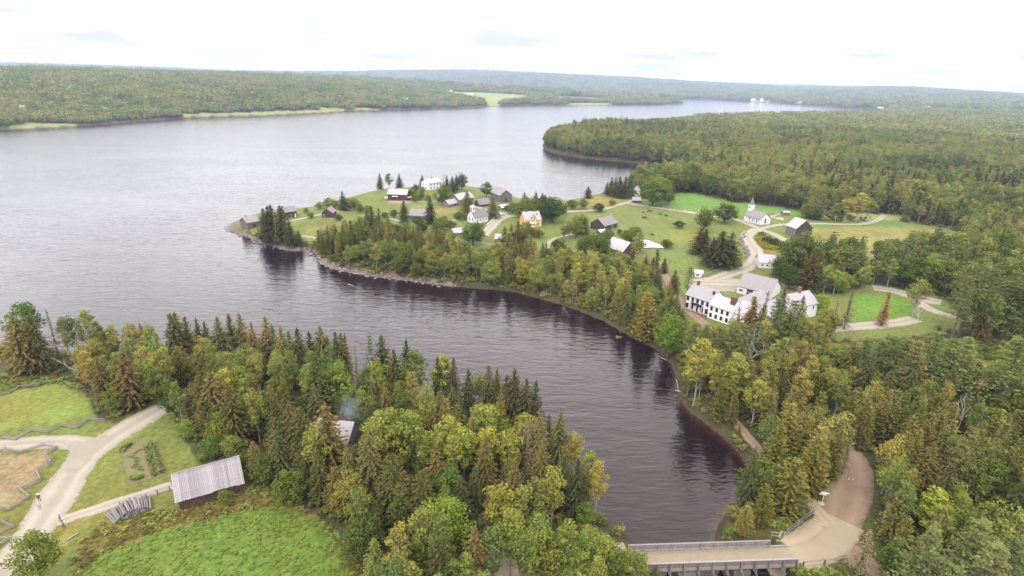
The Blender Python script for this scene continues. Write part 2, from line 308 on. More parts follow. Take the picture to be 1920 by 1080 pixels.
def water_material():
    m, t, o = mk('lake_water')
    b = N(t, 'ShaderNodeBsdfPrincipled'); b.inputs['Roughness'].default_value = .10; b.inputs['IOR'].default_value = 1.34; b.inputs['Specular Tint'].default_value = (1.0, .87, .77, 1); b.inputs['Specular IOR Level'].default_value = .5
    geo = N(t, 'ShaderNodeNewGeometry'); a = N(t, 'ShaderNodeAttribute', attribute_name='shallow')
    mixc = N(t, 'ShaderNodeMix', data_type='RGBA'); mixc.inputs[6].default_value = (.008, .004, .006, 1); mixc.inputs[7].default_value = (.048, .022, .012, 1)
    pw = N(t, 'ShaderNodeMath', operation='POWER'); pw.inputs[1].default_value = 2.6; t.links.new(a.outputs['Fac'], pw.inputs[0])
    t.links.new(pw.outputs[0], mixc.inputs[0]); t.links.new(mixc.outputs[2], b.inputs['Base Color'])
    def wave(rot, sc, stretch, det, dist=1.0):
        mp = N(t, 'ShaderNodeMapping'); mp.inputs['Rotation'].default_value = (0, 0, R(rot)); mp.inputs['Scale'].default_value = (stretch, 1, 1); t.links.new(geo.outputs['Position'], mp.inputs[0])
        n = N(t, 'ShaderNodeTexNoise'); n.inputs['Scale'].default_value = sc; n.inputs['Detail'].default_value = det; n.inputs['Roughness'].default_value = .5; n.inputs['Distortion'].default_value = dist
        t.links.new(mp.outputs[0], n.inputs['Vector']); return n.outputs['Fac']
    gust = wave(-20, .014, .5, 3)
    w1 = wave(-52, .50, .30, 2, .8); w2 = wave(-64, 1.3, .4, 3, .4); w3 = wave(-40, .20, .3, 2, .8)
    s = N(t, 'ShaderNodeMath', operation='MULTIPLY_ADD'); s.inputs[1].default_value = .35; t.links.new(w2, s.inputs[0]); t.links.new(w1, s.inputs[2])
    s2 = N(t, 'ShaderNodeMath', operation='MULTIPLY_ADD'); s2.inputs[1].default_value = .9; t.links.new(w3, s2.inputs[0]); t.links.new(s.outputs[0], s2.inputs[2])
    mr = N(t, 'ShaderNodeMapRange'); mr.inputs[1].default_value = .3; mr.inputs[2].default_value = .7; mr.inputs[3].default_value = .55; mr.inputs[4].default_value = 1.0; t.links.new(gust, mr.inputs[0])
    bp = N(t, 'ShaderNodeBump'); bp.inputs['Distance'].default_value = .25; t.links.new(s2.outputs[0], bp.inputs['Height']); t.links.new(mr.outputs[0], bp.inputs['Strength'])
    t.links.new(bp.outputs[0], b.inputs['Normal']); t.links.new(b.outputs[0], o.inputs[0]); return m
ground_material(); water_material()

# ------------------------------------------------------------------ mesh helpers
def tag(o, label=None, cat=None, group=None, kind=None):
    if label: o['label'] = label
    if cat: o['category'] = cat
    if group: o['group'] = group
    if kind: o['kind'] = kind
    return o
def empty(name, loc, rz=0.0):
    o = bpy.data.objects.new(name, None); C.objects.link(o); o.location = tuple(float(v) for v in loc); o.rotation_euler = (0, 0, rz); o.empty_display_size = .5; return o
def np_mesh(name, V, Fq, mats, smooth_=False, attr=None, cattr=None, midx=None):
    V = np.asarray(V, np.float32); Fq = np.asarray(Fq, np.int32)
    me = bpy.data.meshes.new(name); me.vertices.add(len(V)); me.vertices.foreach_set('co', V.ravel())
    k = Fq.shape[1]; me.loops.add(Fq.size); me.loops.foreach_set('vertex_index', Fq.ravel())
    me.polygons.add(len(Fq)); me.polygons.foreach_set('loop_start', np.arange(0, Fq.size, k, dtype=np.int32))
    me.polygons.foreach_set('loop_total', np.full(len(Fq), k, np.int32))
    if midx is not None: me.polygons.foreach_set('material_index', np.asarray(midx, np.int32))
    if smooth_: me.polygons.foreach_set('use_smooth', np.ones(len(Fq), bool))
    me.update(calc_edges=True)
    for m in mats: me.materials.append(MATS[m])
    if attr:
        for n, (dom, arr) in attr.items():
            a = me.attributes.new(n, 'FLOAT', dom); a.data.foreach_set('value', np.asarray(arr, np.float32))
    if cattr:
        for n, arr in cattr.items():
            a = me.attributes.new(n, 'FLOAT_COLOR', 'POINT'); c = np.ones((len(V), 4), np.float32); c[:, :3] = arr; a.data.foreach_set('color', c.ravel())
    return me
def link(name, me, parent=None):
    o = bpy.data.objects.new(name, me); C.objects.link(o)
    if parent: o.parent = parent
    return o
class MB:
    def __init__(s): s.v = []; s.f = []
    def add(s, vs, fs):
        k = len(s.v); s.v += [tuple(float(c) for c in v) for v in vs]; s.f += [tuple(i + k for i in f) for f in fs]; return s
    def box(s, x0, y0, z0, x1, y1, z1):
        return s.add([(x0, y0, z0), (x1, y0, z0), (x1, y1, z0), (x0, y1, z0), (x0, y0, z1), (x1, y0, z1), (x1, y1, z1), (x0, y1, z1)],
                     [(0, 3, 2, 1), (4, 5, 6, 7), (0, 1, 5, 4), (1, 2, 6, 5), (2, 3, 7, 6), (3, 0, 4, 7)])
    def tube(s, pts, rad, n=6, cap=True):
        pts = [Vector(p) for p in pts]; rad = rad if hasattr(rad, '__len__') else [rad] * len(pts); vs = []; fs = []
        for i, p in enumerate(pts):
            d = (pts[min(i + 1, len(pts) - 1)] - pts[max(i - 1, 0)]).normalized()
            a = d.cross(Vector((0, 0, 1)) if abs(d.z) < .9 else Vector((1, 0, 0))).normalized(); b = d.cross(a)
            for k in range(n):
                t = 2 * math.pi * k / n; vs.append(p + (a * math.cos(t) + b * math.sin(t)) * rad[i])
        for i in range(len(pts) - 1):
            for k in range(n): fs.append((i * n + k, i * n + (k + 1) % n, (i + 1) * n + (k + 1) % n, (i + 1) * n + k))
        if cap: fs.append(tuple(range(n))[::-1]); fs.append(tuple((len(pts) - 1) * n + k for k in range(n)))
        return s.add(vs, fs)
    def mesh(s, name, mat):
        me = bpy.data.meshes.new(name); me.from_pydata(s.v, [], s.f); me.materials.append(MATS[mat])
        bm = bmesh.new(); bm.from_mesh(me); bmesh.ops.recalc_face_normals(bm, faces=bm.faces); bm.to_mesh(me); bm.free(); return me
    def build(s, name, mat, parent=None): return link(name, s.mesh(name, mat), parent)

# ------------------------------------------------------------------ roads and cleared land, as pixel lines
ROADS = [  # (name, width m, material, px line, lift)
 ('farm_road', 7.0, 'gravel', [(-60, 1180), (-10, 1100), (25, 1050), (62, 1000), (95, 950), (128, 900), (160, 855), (205, 822), (250, 795), (300, 766), (352, 740)], .07),
 ('farm_road', 5.0, 'gravel', [(-40, 838), (20, 833), (70, 829), (120, 828), (175, 838)], .06),
 ('footpath', 2.6, 'gravel', [(108, 978), (150, 965), (200, 948), (260, 930), (322, 910)], .055),
 ('gravel_road', 7.0, 'light_gravel', [(900, 1060), (1000, 1058), (1080, 1052), (1150, 1048), (1180, 1046)], .06),
 ('gravel_road', 8.5, 'light_gravel', [(1448, 1040), (1490, 1036), (1530, 1020), (1560, 998), (1576, 975)], .07),
 ('dirt_road', 7.6, 'brown_gravel', [(1552, 1010), (1572, 980), (1586, 940), (1596, 905), (1598, 875), (1585, 845)], .06),
 ('dirt_road', 5.0, 'brown_gravel', [(1590, 856), (1572, 828), (1530, 800), (1450, 740)], .063),
 ('dirt_road', 3.4, 'brown_gravel', [(1450, 740), (1390, 690), (1345, 650), (1330, 615), (1300, 590), (1266, 556), (1246, 515), (1240, 490)], .06),
 ('trail', 1.6, 'brown_gravel', [(1530, 960), (1512, 930), (1440, 860), (1408, 825), (1376, 788), (1340, 750)], .055),
 ('trail', 2.4, 'light_gravel', [(1560, 985), (1535, 960), (1516, 935)], .065),
 ('dirt_road', 4.5, 'brown_gravel', [(1575, 1020), (1610, 1045), (1650, 1075), (1680, 1110)], .05),
 ('village_road', 7.0, 'gravel', [(1300, 531), (1330, 527), (1360, 516), (1395, 506), (1417, 490), (1421, 474), (1410, 460), (1400, 447), (1402, 438), (1422, 431)], .09),
 ('village_road', 4.5, 'gravel', [(1480, 456), (1462, 445), (1444, 436), (1422, 429), (1404, 420), (1386, 413), (1372, 411)], .07),
 ('village_road', 3.6, 'gravel', [(1422, 430), (1440, 425), (1475, 420), (1530, 419), (1580, 421), (1620, 421), (1645, 414), (1658, 404)], .08),
 ('inn_yard', 9.0, 'gravel', [(1300, 530), (1345, 530), (1400, 533), (1450, 531), (1500, 536)], .08),
 ('inn_yard', 6.0, 'gravel', [(1460, 622), (1500, 622), (1560, 616), (1620, 612), (1680, 606), (1715, 598)], .08),
 ('inn_yard', 8.0, 'gravel', [(1636, 540), (1680, 546), (1720, 558), (1765, 568)], .07),
 ('inn_yard', 5.0, 'gravel', [(1720, 566), (1760, 590), (1830, 596), (1900, 604)], .08),
 ('lane', 3.0, 'gravel', [(1375, 412), (1330, 405), (1280, 397), (1240, 391), (1200, 386), (1172, 380)], .06),
 ('lane', 4.0, 'gravel', [(1196, 373), (1172, 381), (1150, 388), (1120, 394), (1090, 396), (1055, 397)], .07),
 ('village_street', 6.0, 'gravel', [(906, 442), (915, 432), (926, 421), (937, 411), (950, 406), (966, 404)], .08),
 ('lane', 3.5, 'gravel', [(955, 404), (940, 400), (925, 396), (905, 392), (893, 388)], .07),
 ('lane', 3.0, 'gravel', [(730, 378), (760, 380), (800, 378), (840, 377)], .06),
 ('lane', 3.0, 'gravel', [(848, 414), (870, 410), (880, 409)], .06),
 ('lane', 2.5, 'gravel', [(535, 416), (560, 412), (585, 406), (606, 401), (640, 396), (668, 392)], .06),
 ('lane', 2.0, 'gravel', [(565, 443), (580, 445), (598, 448)], .06),
 ('lane', 2.5, 'gravel', [(720, 408), (735, 411), (752, 415)], .06),
 ('footpath', 2.0, 'gravel', [(1082, 438), (1060, 442), (1040, 447), (1030, 455), (1026, 465), (1026, 475)], .06),
 ('lane', 4.0, 'brown_gravel', [(905, 455), (920, 459), (940, 463)], .06),
 ('footpath', 1.8, 'gravel', [(1444, 407), (1456, 403), (1470, 400)], .06),
]
CL_NEAR = [(-900, 700), (0, 700), (60, 706), (120, 712), (165, 735), (178, 765), (186, 790), (215, 794), (255, 772), (300, 748), (340, 752), (322, 790), (345, 822), (372, 858), (392, 888),
           (455, 862), (475, 905), (560, 942), (618, 985), (655, 1035), (690, 1100), (760, 1320), (-1200, 1320)]
CL_VILLAGE = [(425, 420), (440, 415), (500, 395), (560, 388), (620, 376), (700, 355), (850, 345), (960, 362), (1040, 374), (1120, 362), (1200, 366), (1262, 364), (1300, 361), (1370, 378), (1460, 388), (1500, 396),
              (1520, 412), (1560, 415), (1640, 415), (1655, 400), (1690, 415), (1760, 425), (1792, 432), (1802, 465), (1745, 492), (1640, 500), (1560, 505), (1500, 500), (1478, 506), (1475, 540), (1530, 552), (1600, 545),
              (1640, 532), (1770, 556), (1800, 585), (1930, 600), (1700, 632), (1530, 640), (1440, 632), (1380, 625), (1290, 604), (1256, 560), (1230, 515), (1200, 506), (1150, 504), (1050, 500), (960, 492),
              (900, 486), (850, 490), (800, 480), (700, 468), (640, 458), (600, 456), (560, 452), (500, 446), (460, 437), (430, 431)]
CL_BRIDGE = [(1340, 1030), (1352, 985), (1400, 968), (1450, 962), (1500, 935), (1530, 905), (1575, 890), (1590, 840), (1615, 860), (1630, 900), (1640, 960), (1650, 1060), (1690, 1120), (1480, 1200), (1455, 1060)]
CL_ABUT = [(1060, 965), (1100, 975), (1150, 1010), (1180, 1025), (1200, 1100), (1180, 1110), (1010, 1075), (1000, 1040), (1070, 1010)]
CL_FARR = [(1786, 700), (1800, 668), (1860, 650), (1990, 645), (2000, 720)]
CL_HOUSE = [(575, 830), (620, 800), (690, 830), (680, 872), (600, 870)]
CL_FAR = [[(1545, 396), (1700, 404), (1680, 415), (1540, 412)], [(820, 171), (900, 173), (985, 178), (1000, 186), (945, 192), (935, 200), (918, 198), (900, 188), (850, 180)],
          [(1040, 180), (1136, 184), (1130, 190), (1060, 188)], [(345, 213.5), (500, 209), (640, 205), (640, 209), (500, 214.5), (345, 218.5)], [(595, 200), (640, 203), (650, 210), (600, 212)],
          [(20, 232), (60, 230), (150, 232), (140, 240), (20, 244)], [(1405, 187), (1445, 189.3), (1445, 191.5), (1405, 190)], [(660, 201), (700, 203), (720, 207), (660, 208)],
          [(1070, 193), (1140, 193), (1150, 197), (1060, 197)]]

def river_grid(nth, nr, half, r0, r1):
    th = np.concatenate([np.linspace(-180, -half, 60)[:-1], np.linspace(-half, half, nth), np.linspace(half, 180, 60)[1:-1]])
    th = np.radians(th); rr = np.concatenate([[2, 12], np.geomspace(r0, r1, nr)])
    T, RR = np.meshgrid(th, rr); X = RR * np.sin(T); Y = RR * np.cos(T)
    n, m = T.shape; i = np.arange(n - 1)[:, None]; j = np.arange(m)[None, :]; j2 = (j + 1) % m
    Fq = np.stack([i * m + j + 0 * i, (i) * m + j2, (i + 1) * m + j2, (i + 1) * m + j], -1).reshape(-1, 4)
    return X.ravel(), Y.ravel(), Fq
GX, GY, GF = river_grid(640, 520, 58, 22, 20000)
GSD = shore_d(GX, GY); GZ = H(GX, GY, GSD)
def smask(u, v, poly, X=None, Y=None): return inpoly(u, v, poly)
front = (GY > 5)
u, v = proj(np.stack([GX, GY, GZ], 1)); u = np.where(front, u, -5000); v = np.where(front, v, 5000)
wob = (vnoise(GX, GY, 6, 11) - .5); jit = np.clip(1500 / np.maximum(np.hypot(GX, GY), 60), .6, 10)
uj = u + wob * jit * 1.6; vj = v + (vnoise(GX, GY, 7, 12) - .5) * jit * .8
col = np.tile(np.array([.052, .056, .026]), (len(GX), 1))
def paint(mask, c, a=1.0):
    a = np.where(mask, a, 0)[:, None] if np.ndim(a) == 0 else np.where(mask, a, 0)[:, None]
    global col; col = col * (1 - a) + np.array(c) * a
near = inpoly(uj, vj, CL_NEAR); vil = inpoly(uj, vj, CL_VILLAGE)
paint(near, (0.117, 0.142, 0.037)); paint(vil, (0.113, 0.150, 0.043))
for p in CL_FAR: paint(inpoly(u, v, p), (0.185, 0.225, 0.085))
paint(inpoly(uj, vj, CL_BRIDGE), (0.065, 0.070, 0.022)); paint(inpoly(uj, vj, CL_ABUT), (0.085, 0.090, 0.030)); paint(inpoly(uj, vj, CL_FARR), (0.085, 0.130, 0.028)); paint(inpoly(uj, vj, CL_HOUSE), (0.085, 0.075, 0.045))
MEADOW = [(-50, 1300), (110, 1090), (150, 1062), (180, 1040), (240, 1015), (330, 985), (420, 960), (480, 938), (540, 940), (600, 975), (640, 1020), (665, 1060), (720, 1200), (720, 1400), (-50, 1400)]
paint(inpoly(uj, vj, MEADOW), (0.088, 0.145, 0.027))
paint(inpoly(uj, vj, [(0, 745), (40, 730), (110, 722), (165, 745), (178, 775), (100, 790), (0, 810), (-200, 830), (-200, 750)]), (0.150, 0.188, 0.043))
paint(inpoly(uj, vj, [(-60, 850), (40, 855), (82, 842), (92, 850), (84, 868), (68, 882), (70, 902), (38, 918), (50, 932), (18, 952), (-60, 950)]), (0.20, 0.172, 0.098))
paint(inpoly(uj, vj, [(100, 950), (200, 935), (320, 905), (330, 925), (230, 950), (130, 1000), (110, 1040), (100, 1000)]), (0.150, 0.145, 0.045))
# rust-brown weeds between the lawn and the meadow
paint(inpoly(uj, vj, [(140, 1010), (200, 985), (280, 965), (350, 955), (440, 935), (520, 930), (600, 960), (600, 975), (520, 945), (430, 965), (330, 985), (240, 1015), (180, 1045), (140, 1065)]), (0.125, 0.107, 0.035))
paint(inpoly(uj, vj, [(1235, 368), (1300, 361), (1370, 378), (1460, 388), (1520, 402), (1470, 404), (1440, 398), (1400, 402), (1350, 402), (1280, 392), (1200, 384)]), (0.100, 0.200, 0.043))
paint(inpoly(uj, vj, [(1500, 422), (1640, 424), (1760, 432), (1790, 445), (1700, 490), (1560, 495), (1500, 480)]), (0.170, 0.180, 0.055))
paint(inpoly(uj, vj, [(1640, 412), (1700, 414), (1740, 424), (1640, 424), (1520, 428), (1520, 421)]), (0.090, 0.165, 0.043))
paint(inpoly(uj, vj, [(1405, 445), (1430, 440), (1475, 462), (1475, 480), (1430, 478)]), (0.120, 0.120, 0.025))
paint(inpoly(uj, vj, [(1100, 366), (1150, 368), (1170, 378), (1130, 386), (1100, 388)]), (0.165, 0.155, 0.050))
paint(inpoly(uj, vj, [(565, 418), (650, 405), (670, 412), (640, 425), (600, 440), (565, 440)]), (0.140, 0.155, 0.045))
paint(inpoly(uj, vj, [(775, 382), (850, 388), (860, 400), (820, 402), (770, 395)]), (0.160, 0.160, 0.050))
paint(inpoly(uj, vj, [(1270, 425), (1330, 432), (1300, 455), (1230, 448)]), (0.135, 0.155, 0.035))
paint(inpoly(uj, vj, [(1595, 552), (1700, 556), (1720, 585), (1680, 602), (1590, 606), (1580, 580)]), (0.100, 0.180, 0.030))
gravelly = inpoly(uj, vj, [(425, 420), (440, 410), (470, 440), (600, 475), (640, 498), (700, 508), (780, 520), (850, 530), (850, 545), (600, 520), (420, 440)])
beach = (GSD > -1.5) & (GSD < np.where(gravelly, 2.2, .6) + 2.5 * wob) & (np.hypot(GX, GY) < 1200)
paint(beach, (.055, .048, .034), .8); paint(beach & gravelly, (.16, .135, .13), .85)
paint((GSD > -3) & (GSD < 3.0) & (np.hypot(GX, GY) >= 1200), (0.100, 0.085, 0.065), .8)
paint(GSD < -1.5, (0.060, 0.025, 0.015))
col = col * np.array([1.0, .88, .80]) * .76
gm = np_mesh('ground', np.stack([GX, GY, GZ], 1), GF, ['ground_cover'], True, cattr={'cover': col})
ground = tag(link('ground', gm), kind='structure')

# exact height of the ground sheet (bilinear on the same grid) for things that lie on it
_m = 640 + 59 + 58; _th = np.concatenate([np.linspace(-180, -58, 60)[:-1], np.linspace(-58, 58, 640), np.linspace(58, 180, 60)[1:-1]]); _th = np.radians(_th)
_rr = np.concatenate([[2, 12], np.geomspace(22, 20000, 520)]); _Z = GZ.reshape(len(_rr), _m)
def HG(x, y):
    x = np.asarray(x, float); y = np.asarray(y, float); r = np.clip(np.hypot(x, y), 2.1, 19900); a = np.clip(np.arctan2(x, y), _th[0], _th[-1] - 1e-6)
    j = np.clip(np.searchsorted(_th, a) - 1, 0, _m - 2); i = np.clip(np.searchsorted(_rr, r) - 1, 0, len(_rr) - 2)
    fa = (a - _th[j]) / (_th[j + 1] - _th[j]); fr = (r - _rr[i]) / (_rr[i + 1] - _rr[i])
    return (_Z[i, j] * (1 - fa) + _Z[i, j + 1] * fa) * (1 - fr) + (_Z[i + 1, j] * (1 - fa) + _Z[i + 1, j + 1] * fa) * fr

# water sheet
wx, wy, wf = river_grid(300, 260, 58, 22, 9000)
wsd = shore_d(wx, wy); keep = (wsd < 40); fk = keep[wf].all(1) & (wsd[wf].min(1) < 12)
lake = np_mesh('lake', np.stack([wx, wy, wx * 0], 1), wf[fk], ['lake_water'], attr={'shallow': ('POINT', np.clip(1 + wsd / (.8 + 6 * vnoise(wx, wy, 22, 77) ** 2), 0, 1))})
tag(link('lake', lake), kind='structure')

def ribbon(name, width, mat, pxs, lift, cross=9, step=1.0, ragged=.35):
    p = np.array(pxs, float); w = at(p[:, 0], p[:, 1])[:, :2]
    # smooth the line and resample
    for _ in range(3):
        q = [w[0]]
        for a, b in zip(w[:-1], w[1:]): q += [a * .75 + b * .25, a * .25 + b * .75]
        w = np.array(q + [w[-1]])
    d = np.r_[0, np.cumsum(np.hypot(*np.diff(w, axis=0).T))]; n = max(3, int(d[-1] / step)); s = np.linspace(0, d[-1], n)
    c = np.stack([np.interp(s, d, w[:, 0]), np.interp(s, d, w[:, 1])], 1)
    t = np.gradient(c, axis=0); t /= np.hypot(t[:, 0], t[:, 1])[:, None] + 1e-9; nrm = np.stack([-t[:, 1], t[:, 0]], 1)
    hw = width / 2 * (1 + ragged * (np.stack([vnoise(c[:, 0], c[:, 1], 5, 31), vnoise(c[:, 0], c[:, 1], 5, 32)], 1) - .5))
    hw = hw + .5 * (np.stack([vnoise(c[:, 0], c[:, 1], 1.6, 33), vnoise(c[:, 0], c[:, 1], 1.6, 34)], 1) - .5) + .35
    f = np.linspace(-1, 1, cross); V = []
    for k in f:
        o = c + nrm * (k * np.where(k < 0, hw[:, 0], hw[:, 1]))[:, None]; V.append(o)
    V = np.stack(V, 1).reshape(-1, 2)
    edge = np.tile(np.where(np.abs(f) > .99, -.04, lift), n)
    Z = HG(V[:, 0], V[:, 1]) + edge + (np.hypot(V[:, 0], V[:, 1]) > 190) * .06
    i = np.arange(n - 1)[:, None]; j = np.arange(cross - 1)[None, :]
    Fq = np.stack([i * cross + j, i * cross + j + 1, (i + 1) * cross + j + 1, (i + 1) * cross + j], -1).reshape(-1, 4)
    o = link(name, np_mesh(name, np.column_stack([V, Z]), Fq, [mat], True, attr={'across': ('POINT', np.tile(f, n))})); tag(o, kind='structure'); return c
ROADLINES = []
for k, (nm, wd, mt, pl, lf) in enumerate(ROADS): ROADLINES.append((wd, ribbon(nm, wd, mt, pl, lf + .004 * k)))

def patch(name, mat, pxs, lift, step=1.0, kind='structure', parent=None):
    p = np.array(pxs, float); w = at(p[:, 0], p[:, 1])[:, :2]
    x0, y0 = w.min(0); x1, y1 = w.max(0); nx = int((x1 - x0) / step) + 2; ny = int((y1 - y0) / step) + 2
    X, Y = np.meshgrid(np.linspace(x0, x1, nx), np.linspace(y0, y1, ny)); Xr, Yr = X.ravel(), Y.ravel()
    i = np.arange(ny - 1)[:, None]; j = np.arange(nx - 1)[None, :]
    Fq = np.stack([i * nx + j, i * nx + j + 1, (i + 1) * nx + j + 1, (i + 1) * nx + j], -1).reshape(-1, 4)
    cx = Xr[Fq].mean(1); cy = Yr[Fq].mean(1); k = inpoly(cx + (vnoise(cx, cy, 2, 9) - .5) * step, cy + (vnoise(cx, cy, 2, 8) - .5) * step, w)
    return tag(link(name, np_mesh(name, np.column_stack([Xr, Yr, HG(Xr, Yr) + lift]), Fq[k], [mat], True), parent), kind=kind)
patch('yard', 'gravel', [(160, 826), (200, 812), (212, 820), (180, 850), (150, 880), (120, 890), (128, 850), (128, 838), (110, 832)], .11, .7)
patch('road_junction', 'light_gravel', [(1470, 1030), (1520, 1014), (1545, 994), (1562, 985), (1585, 984), (1606, 992), (1608, 1012), (1596, 1035), (1560, 1050), (1500, 1056)], .16, .3)
patch('garden_soil', 'garden_soil', [(226, 836), (283, 824), (300, 860), (312, 892), (242, 910), (232, 880)], .08, .45)
patch('yard', 'gravel', [(1290, 536), (1310, 519), (1370, 522), (1420, 530), (1380, 548), (1310, 545)], .10, .8)
patch('yard', 'brown_gravel', [(726, 376), (765, 376), (770, 382), (728, 384)], .1, .8)
pond_px = [(1190, 455), (1200, 451), (1215, 451), (1226, 455), (1238, 460), (1245, 466), (1235, 465), (1225, 465), (1205, 466), (1196, 462)]
pw_ = at(np.array([p[0] for p in pond_px]), np.array([p[1] for p in pond_px])); pz = float(pw_[:, 2].max()) + .12
pm = MB(); pm.add([(p[0], p[1], pz) for p in pw_], [tuple(range(len(pw_)))]); tag(pm.build('pond', 'pond_water'), kind='structure')
# ------------------------------------------------------------------ trees
def leaves_to(V, A, B, spray):
    """kite-shaped leaf sprays: centre, long half axis, short half axis"""
    V, A, B = np.array(V), np.array(A), np.array(B)
    q = np.stack([V + A, V + B, V - A, V - B], 1).reshape(-1, 3)
    return q, np.arange(len(q)).reshape(-1, 4), np.array(spray)
def rdir(rng, n):
    d = rng.normal(size=(n, 3)); return d / np.linalg.norm(d, axis=1)[:, None]
def conifer(rng, Ht, Rb, low=.08, lod=1.0, power=.8, droop=.35, ragged=.3, leaf=.42, gap=1.0):
    V = []; A = []; B = []; S = []; tl = []
    nl = max(7, int(Ht * 2.0 / gap * (lod ** .35)))
    for i in range(nl):
        t = (i + .5 * rng.random()) / nl; z = Ht * (low + (1 - low) * t); r = Rb * (1 - t) ** power * (1 - .35 * max(0, .18 - t) / .18) + .12
        nb = max(4, int((9 if t < .7 else 6) * lod ** .4)); ph = rng.random() * 6.28
        for k in range(nb):
            a = ph + 6.283 * k / nb + rng.normal() * .25; L = r * (1 - ragged + ragged * 1.4 * rng.random())
            m = max(2, int(L / (.34 / lod ** .4)))
            sp = rng.random(); ca, sa = math.cos(a), math.sin(a)
            for s in np.linspace(.22, 1, m):
                zz = z - droop * s * L + .25 * L * (1 - s) * 0 + rng.normal() * .08
                c = (ca * s * L + rng.normal() * .07, sa * s * L + rng.normal() * .07, zz)
                w = leaf / lod ** .45 * (1.15 - .5 * s) * (.75 + .5 * rng.random())
                dv = np.array([ca, sa, -droop * 1.1 + rng.normal() * .3]); sv = np.array([-sa, ca, rng.normal() * .55])
                V.append(c); A.append(dv * w * .75); B.append(sv * w * .55); S.append(.62 * sp + .38 * rng.random())
    for k in range(3): V.append((0, 0, Ht * (.985 + .012 * k))); A.append((0, 0, .35)); B.append((.1, .08 * k, 0)); S.append(.6)
    return leaves_to(V, A, B, S)
def cloudcrown(rng, Ht, Rx, z0, K, n, leaf, lod=1.0, flat=.8, rc=.34, narrow_top=0.0):
    """a crown of leaf clumps on an uneven dome"""
    V = []; A = []; B = []; S = []; cz = (Ht + z0) / 2; Rz = (Ht - z0) / 2; cl = []
    for i in range(K):
        d = rdir(rng, 1)[0]; d[2] = d[2] * .9 + .12; f = rng.uniform(.45, .92)
        k = 1 - narrow_top * max(0, d[2])
        c = np.array([d[0] * Rx * f * k, d[1] * Rx * f * k, cz + d[2] * Rz * f]); r = Rx * rc * rng.uniform(.7, 1.25)
        cl.append(c); m = max(6, int(n * lod)); u = rdir(rng, m); rad = r * rng.uniform(.55, 1.05, m) ** .6
        P = c + u * rad[:, None] * np.array([1, 1, flat]); P[:, 2] = np.maximum(P[:, 2], z0 * .9)
        nrm = u + rdir(rng, m) * .7; nrm /= np.linalg.norm(nrm, axis=1)[:, None]
        t1 = np.cross(nrm, rdir(rng, m)); t1 /= np.linalg.norm(t1, axis=1)[:, None]; t2 = np.cross(nrm, t1)
        w = leaf / lod ** .5 * rng.uniform(.6, 1.25, m); sp = rng.random()
        V += list(P); A += list(t1 * w[:, None] * .62); B += list(t2 * w[:, None] * .45); S += list(.5 * sp + .5 * rng.random(m))
    return leaves_to(V, A, B, S) + (cl,)
def pinecrown(rng, Ht, Rb, lod=1.0):
    V = []; A = []; B = []; S = []; cl = []
    nt_ = 11
    for i in range(nt_):
        t = i / (nt_ - 1); z = Ht * (.36 + .62 * t); r = Rb * (.95 - .75 * t) * rng.uniform(.75, 1.15); nb = rng.integers(4, 7); ph = rng.random() * 6
        for k in range(nb):
            a = ph + 6.283 * k / nb + rng.normal() * .3; L = r * rng.uniform(.65, 1.15); sp = rng.random(); c0 = np.array([math.cos(a), math.sin(a), 0])
            e = c0 * L + np.array([0, 0, z + L * .12]); cl.append(e)
            m = max(6, int(34 * lod)); s = rng.uniform(.35, 1.08, m); P = c0 * (L * s)[:, None]; P[:, 2] = z + .14 * L * s
            P += rng.normal(size=(m, 3)) * np.array([.42, .42, .14]) * (.5 + .2 * L)
            w = .42 / lod ** .5 * rng.uniform(.6, 1.2, m); d = rdir(rng, m); d[:, 2] *= .35
            sd = np.cross(d, np.array([0, 0, 1]) + rng.normal(size=(m, 3)) * .35)
            V += list(P); A += list(d * w[:, None] * .7); B += list(sd * w[:, None] * .5); S += list(.55 * sp + .45 * rng.random(m))
    return leaves_to(V, A, B, S) + (cl,)
def trunk_mb(rng, Ht, r, limbs=(), lean=.02, n=6, top=.97, n_twig=0):
    m = MB(); zs = np.linspace(-.5, Ht * top, 7); p = [(lean * z * math.sin(z * .4 + 1) + 0, lean * z * math.cos(z * .3), z) for z in zs]
    m.tube(p, [r * (1.25 if i == 0 else 1) * (1 - .92 * max(0, z) / (Ht * top + .01)) + .02 for i, z in enumerate(zs)], n)
    for (zb, e, rr) in limbs:
        b = Vector((0, 0, zb)); e = Vector(e); mid = b.lerp(e, .5) + Vector((0, 0, -.12 * (e - b).length)) * (1 if e.z > zb else -1)
        m.tube([b, mid, e], [rr, rr * .65, rr * .25], 4, False)
    return m
PROTO = {}   # kind -> list of (crown mesh, trunk mesh, height)
def reg(kind, q, Fq, S, mat, tm, tmat, Ht):
    k = len(PROTO.setdefault(kind, []))
    cm = np_mesh(kind + '_crown', q, Fq, [mat], attr={'spray': ('FACE', S)}); PROTO[kind].append((cm, tm.mesh(kind + '_trunk', tmat), Ht))
rng = np.random.default_rng(7)
def limbs_for(cl, rng, r, frac=.6, zlo=.3):
    L = []
    for c in cl:
        if rng.random() < frac: L.append((max(.6, c[2] * rng.uniform(zlo, .75)), c, r))
    return L
for i in range(6):
    Ht = 14 + i * .8; q, f, s = conifer(rng, Ht, 3.7 + .6 * rng.random(), low=.05 + .08 * rng.random(), ragged=.34, droop=rng.uniform(.2, .4), power=rng.uniform(.62, .8), leaf=.5)
    reg('spruce', q, f, s, 'spruce_needles', trunk_mb(rng, Ht, .2), 'bark', Ht)
for i in range(4):
    Ht = 11 + i; q, f, s = conifer(rng, Ht, 2.2 + .4 * rng.random(), low=.04, ragged=.22, droop=-.15, power=.5, leaf=.44, gap=.9)
    reg('cedar', q, f, s, 'cedar_leaves', trunk_mb(rng, Ht, .2), 'bark', Ht)
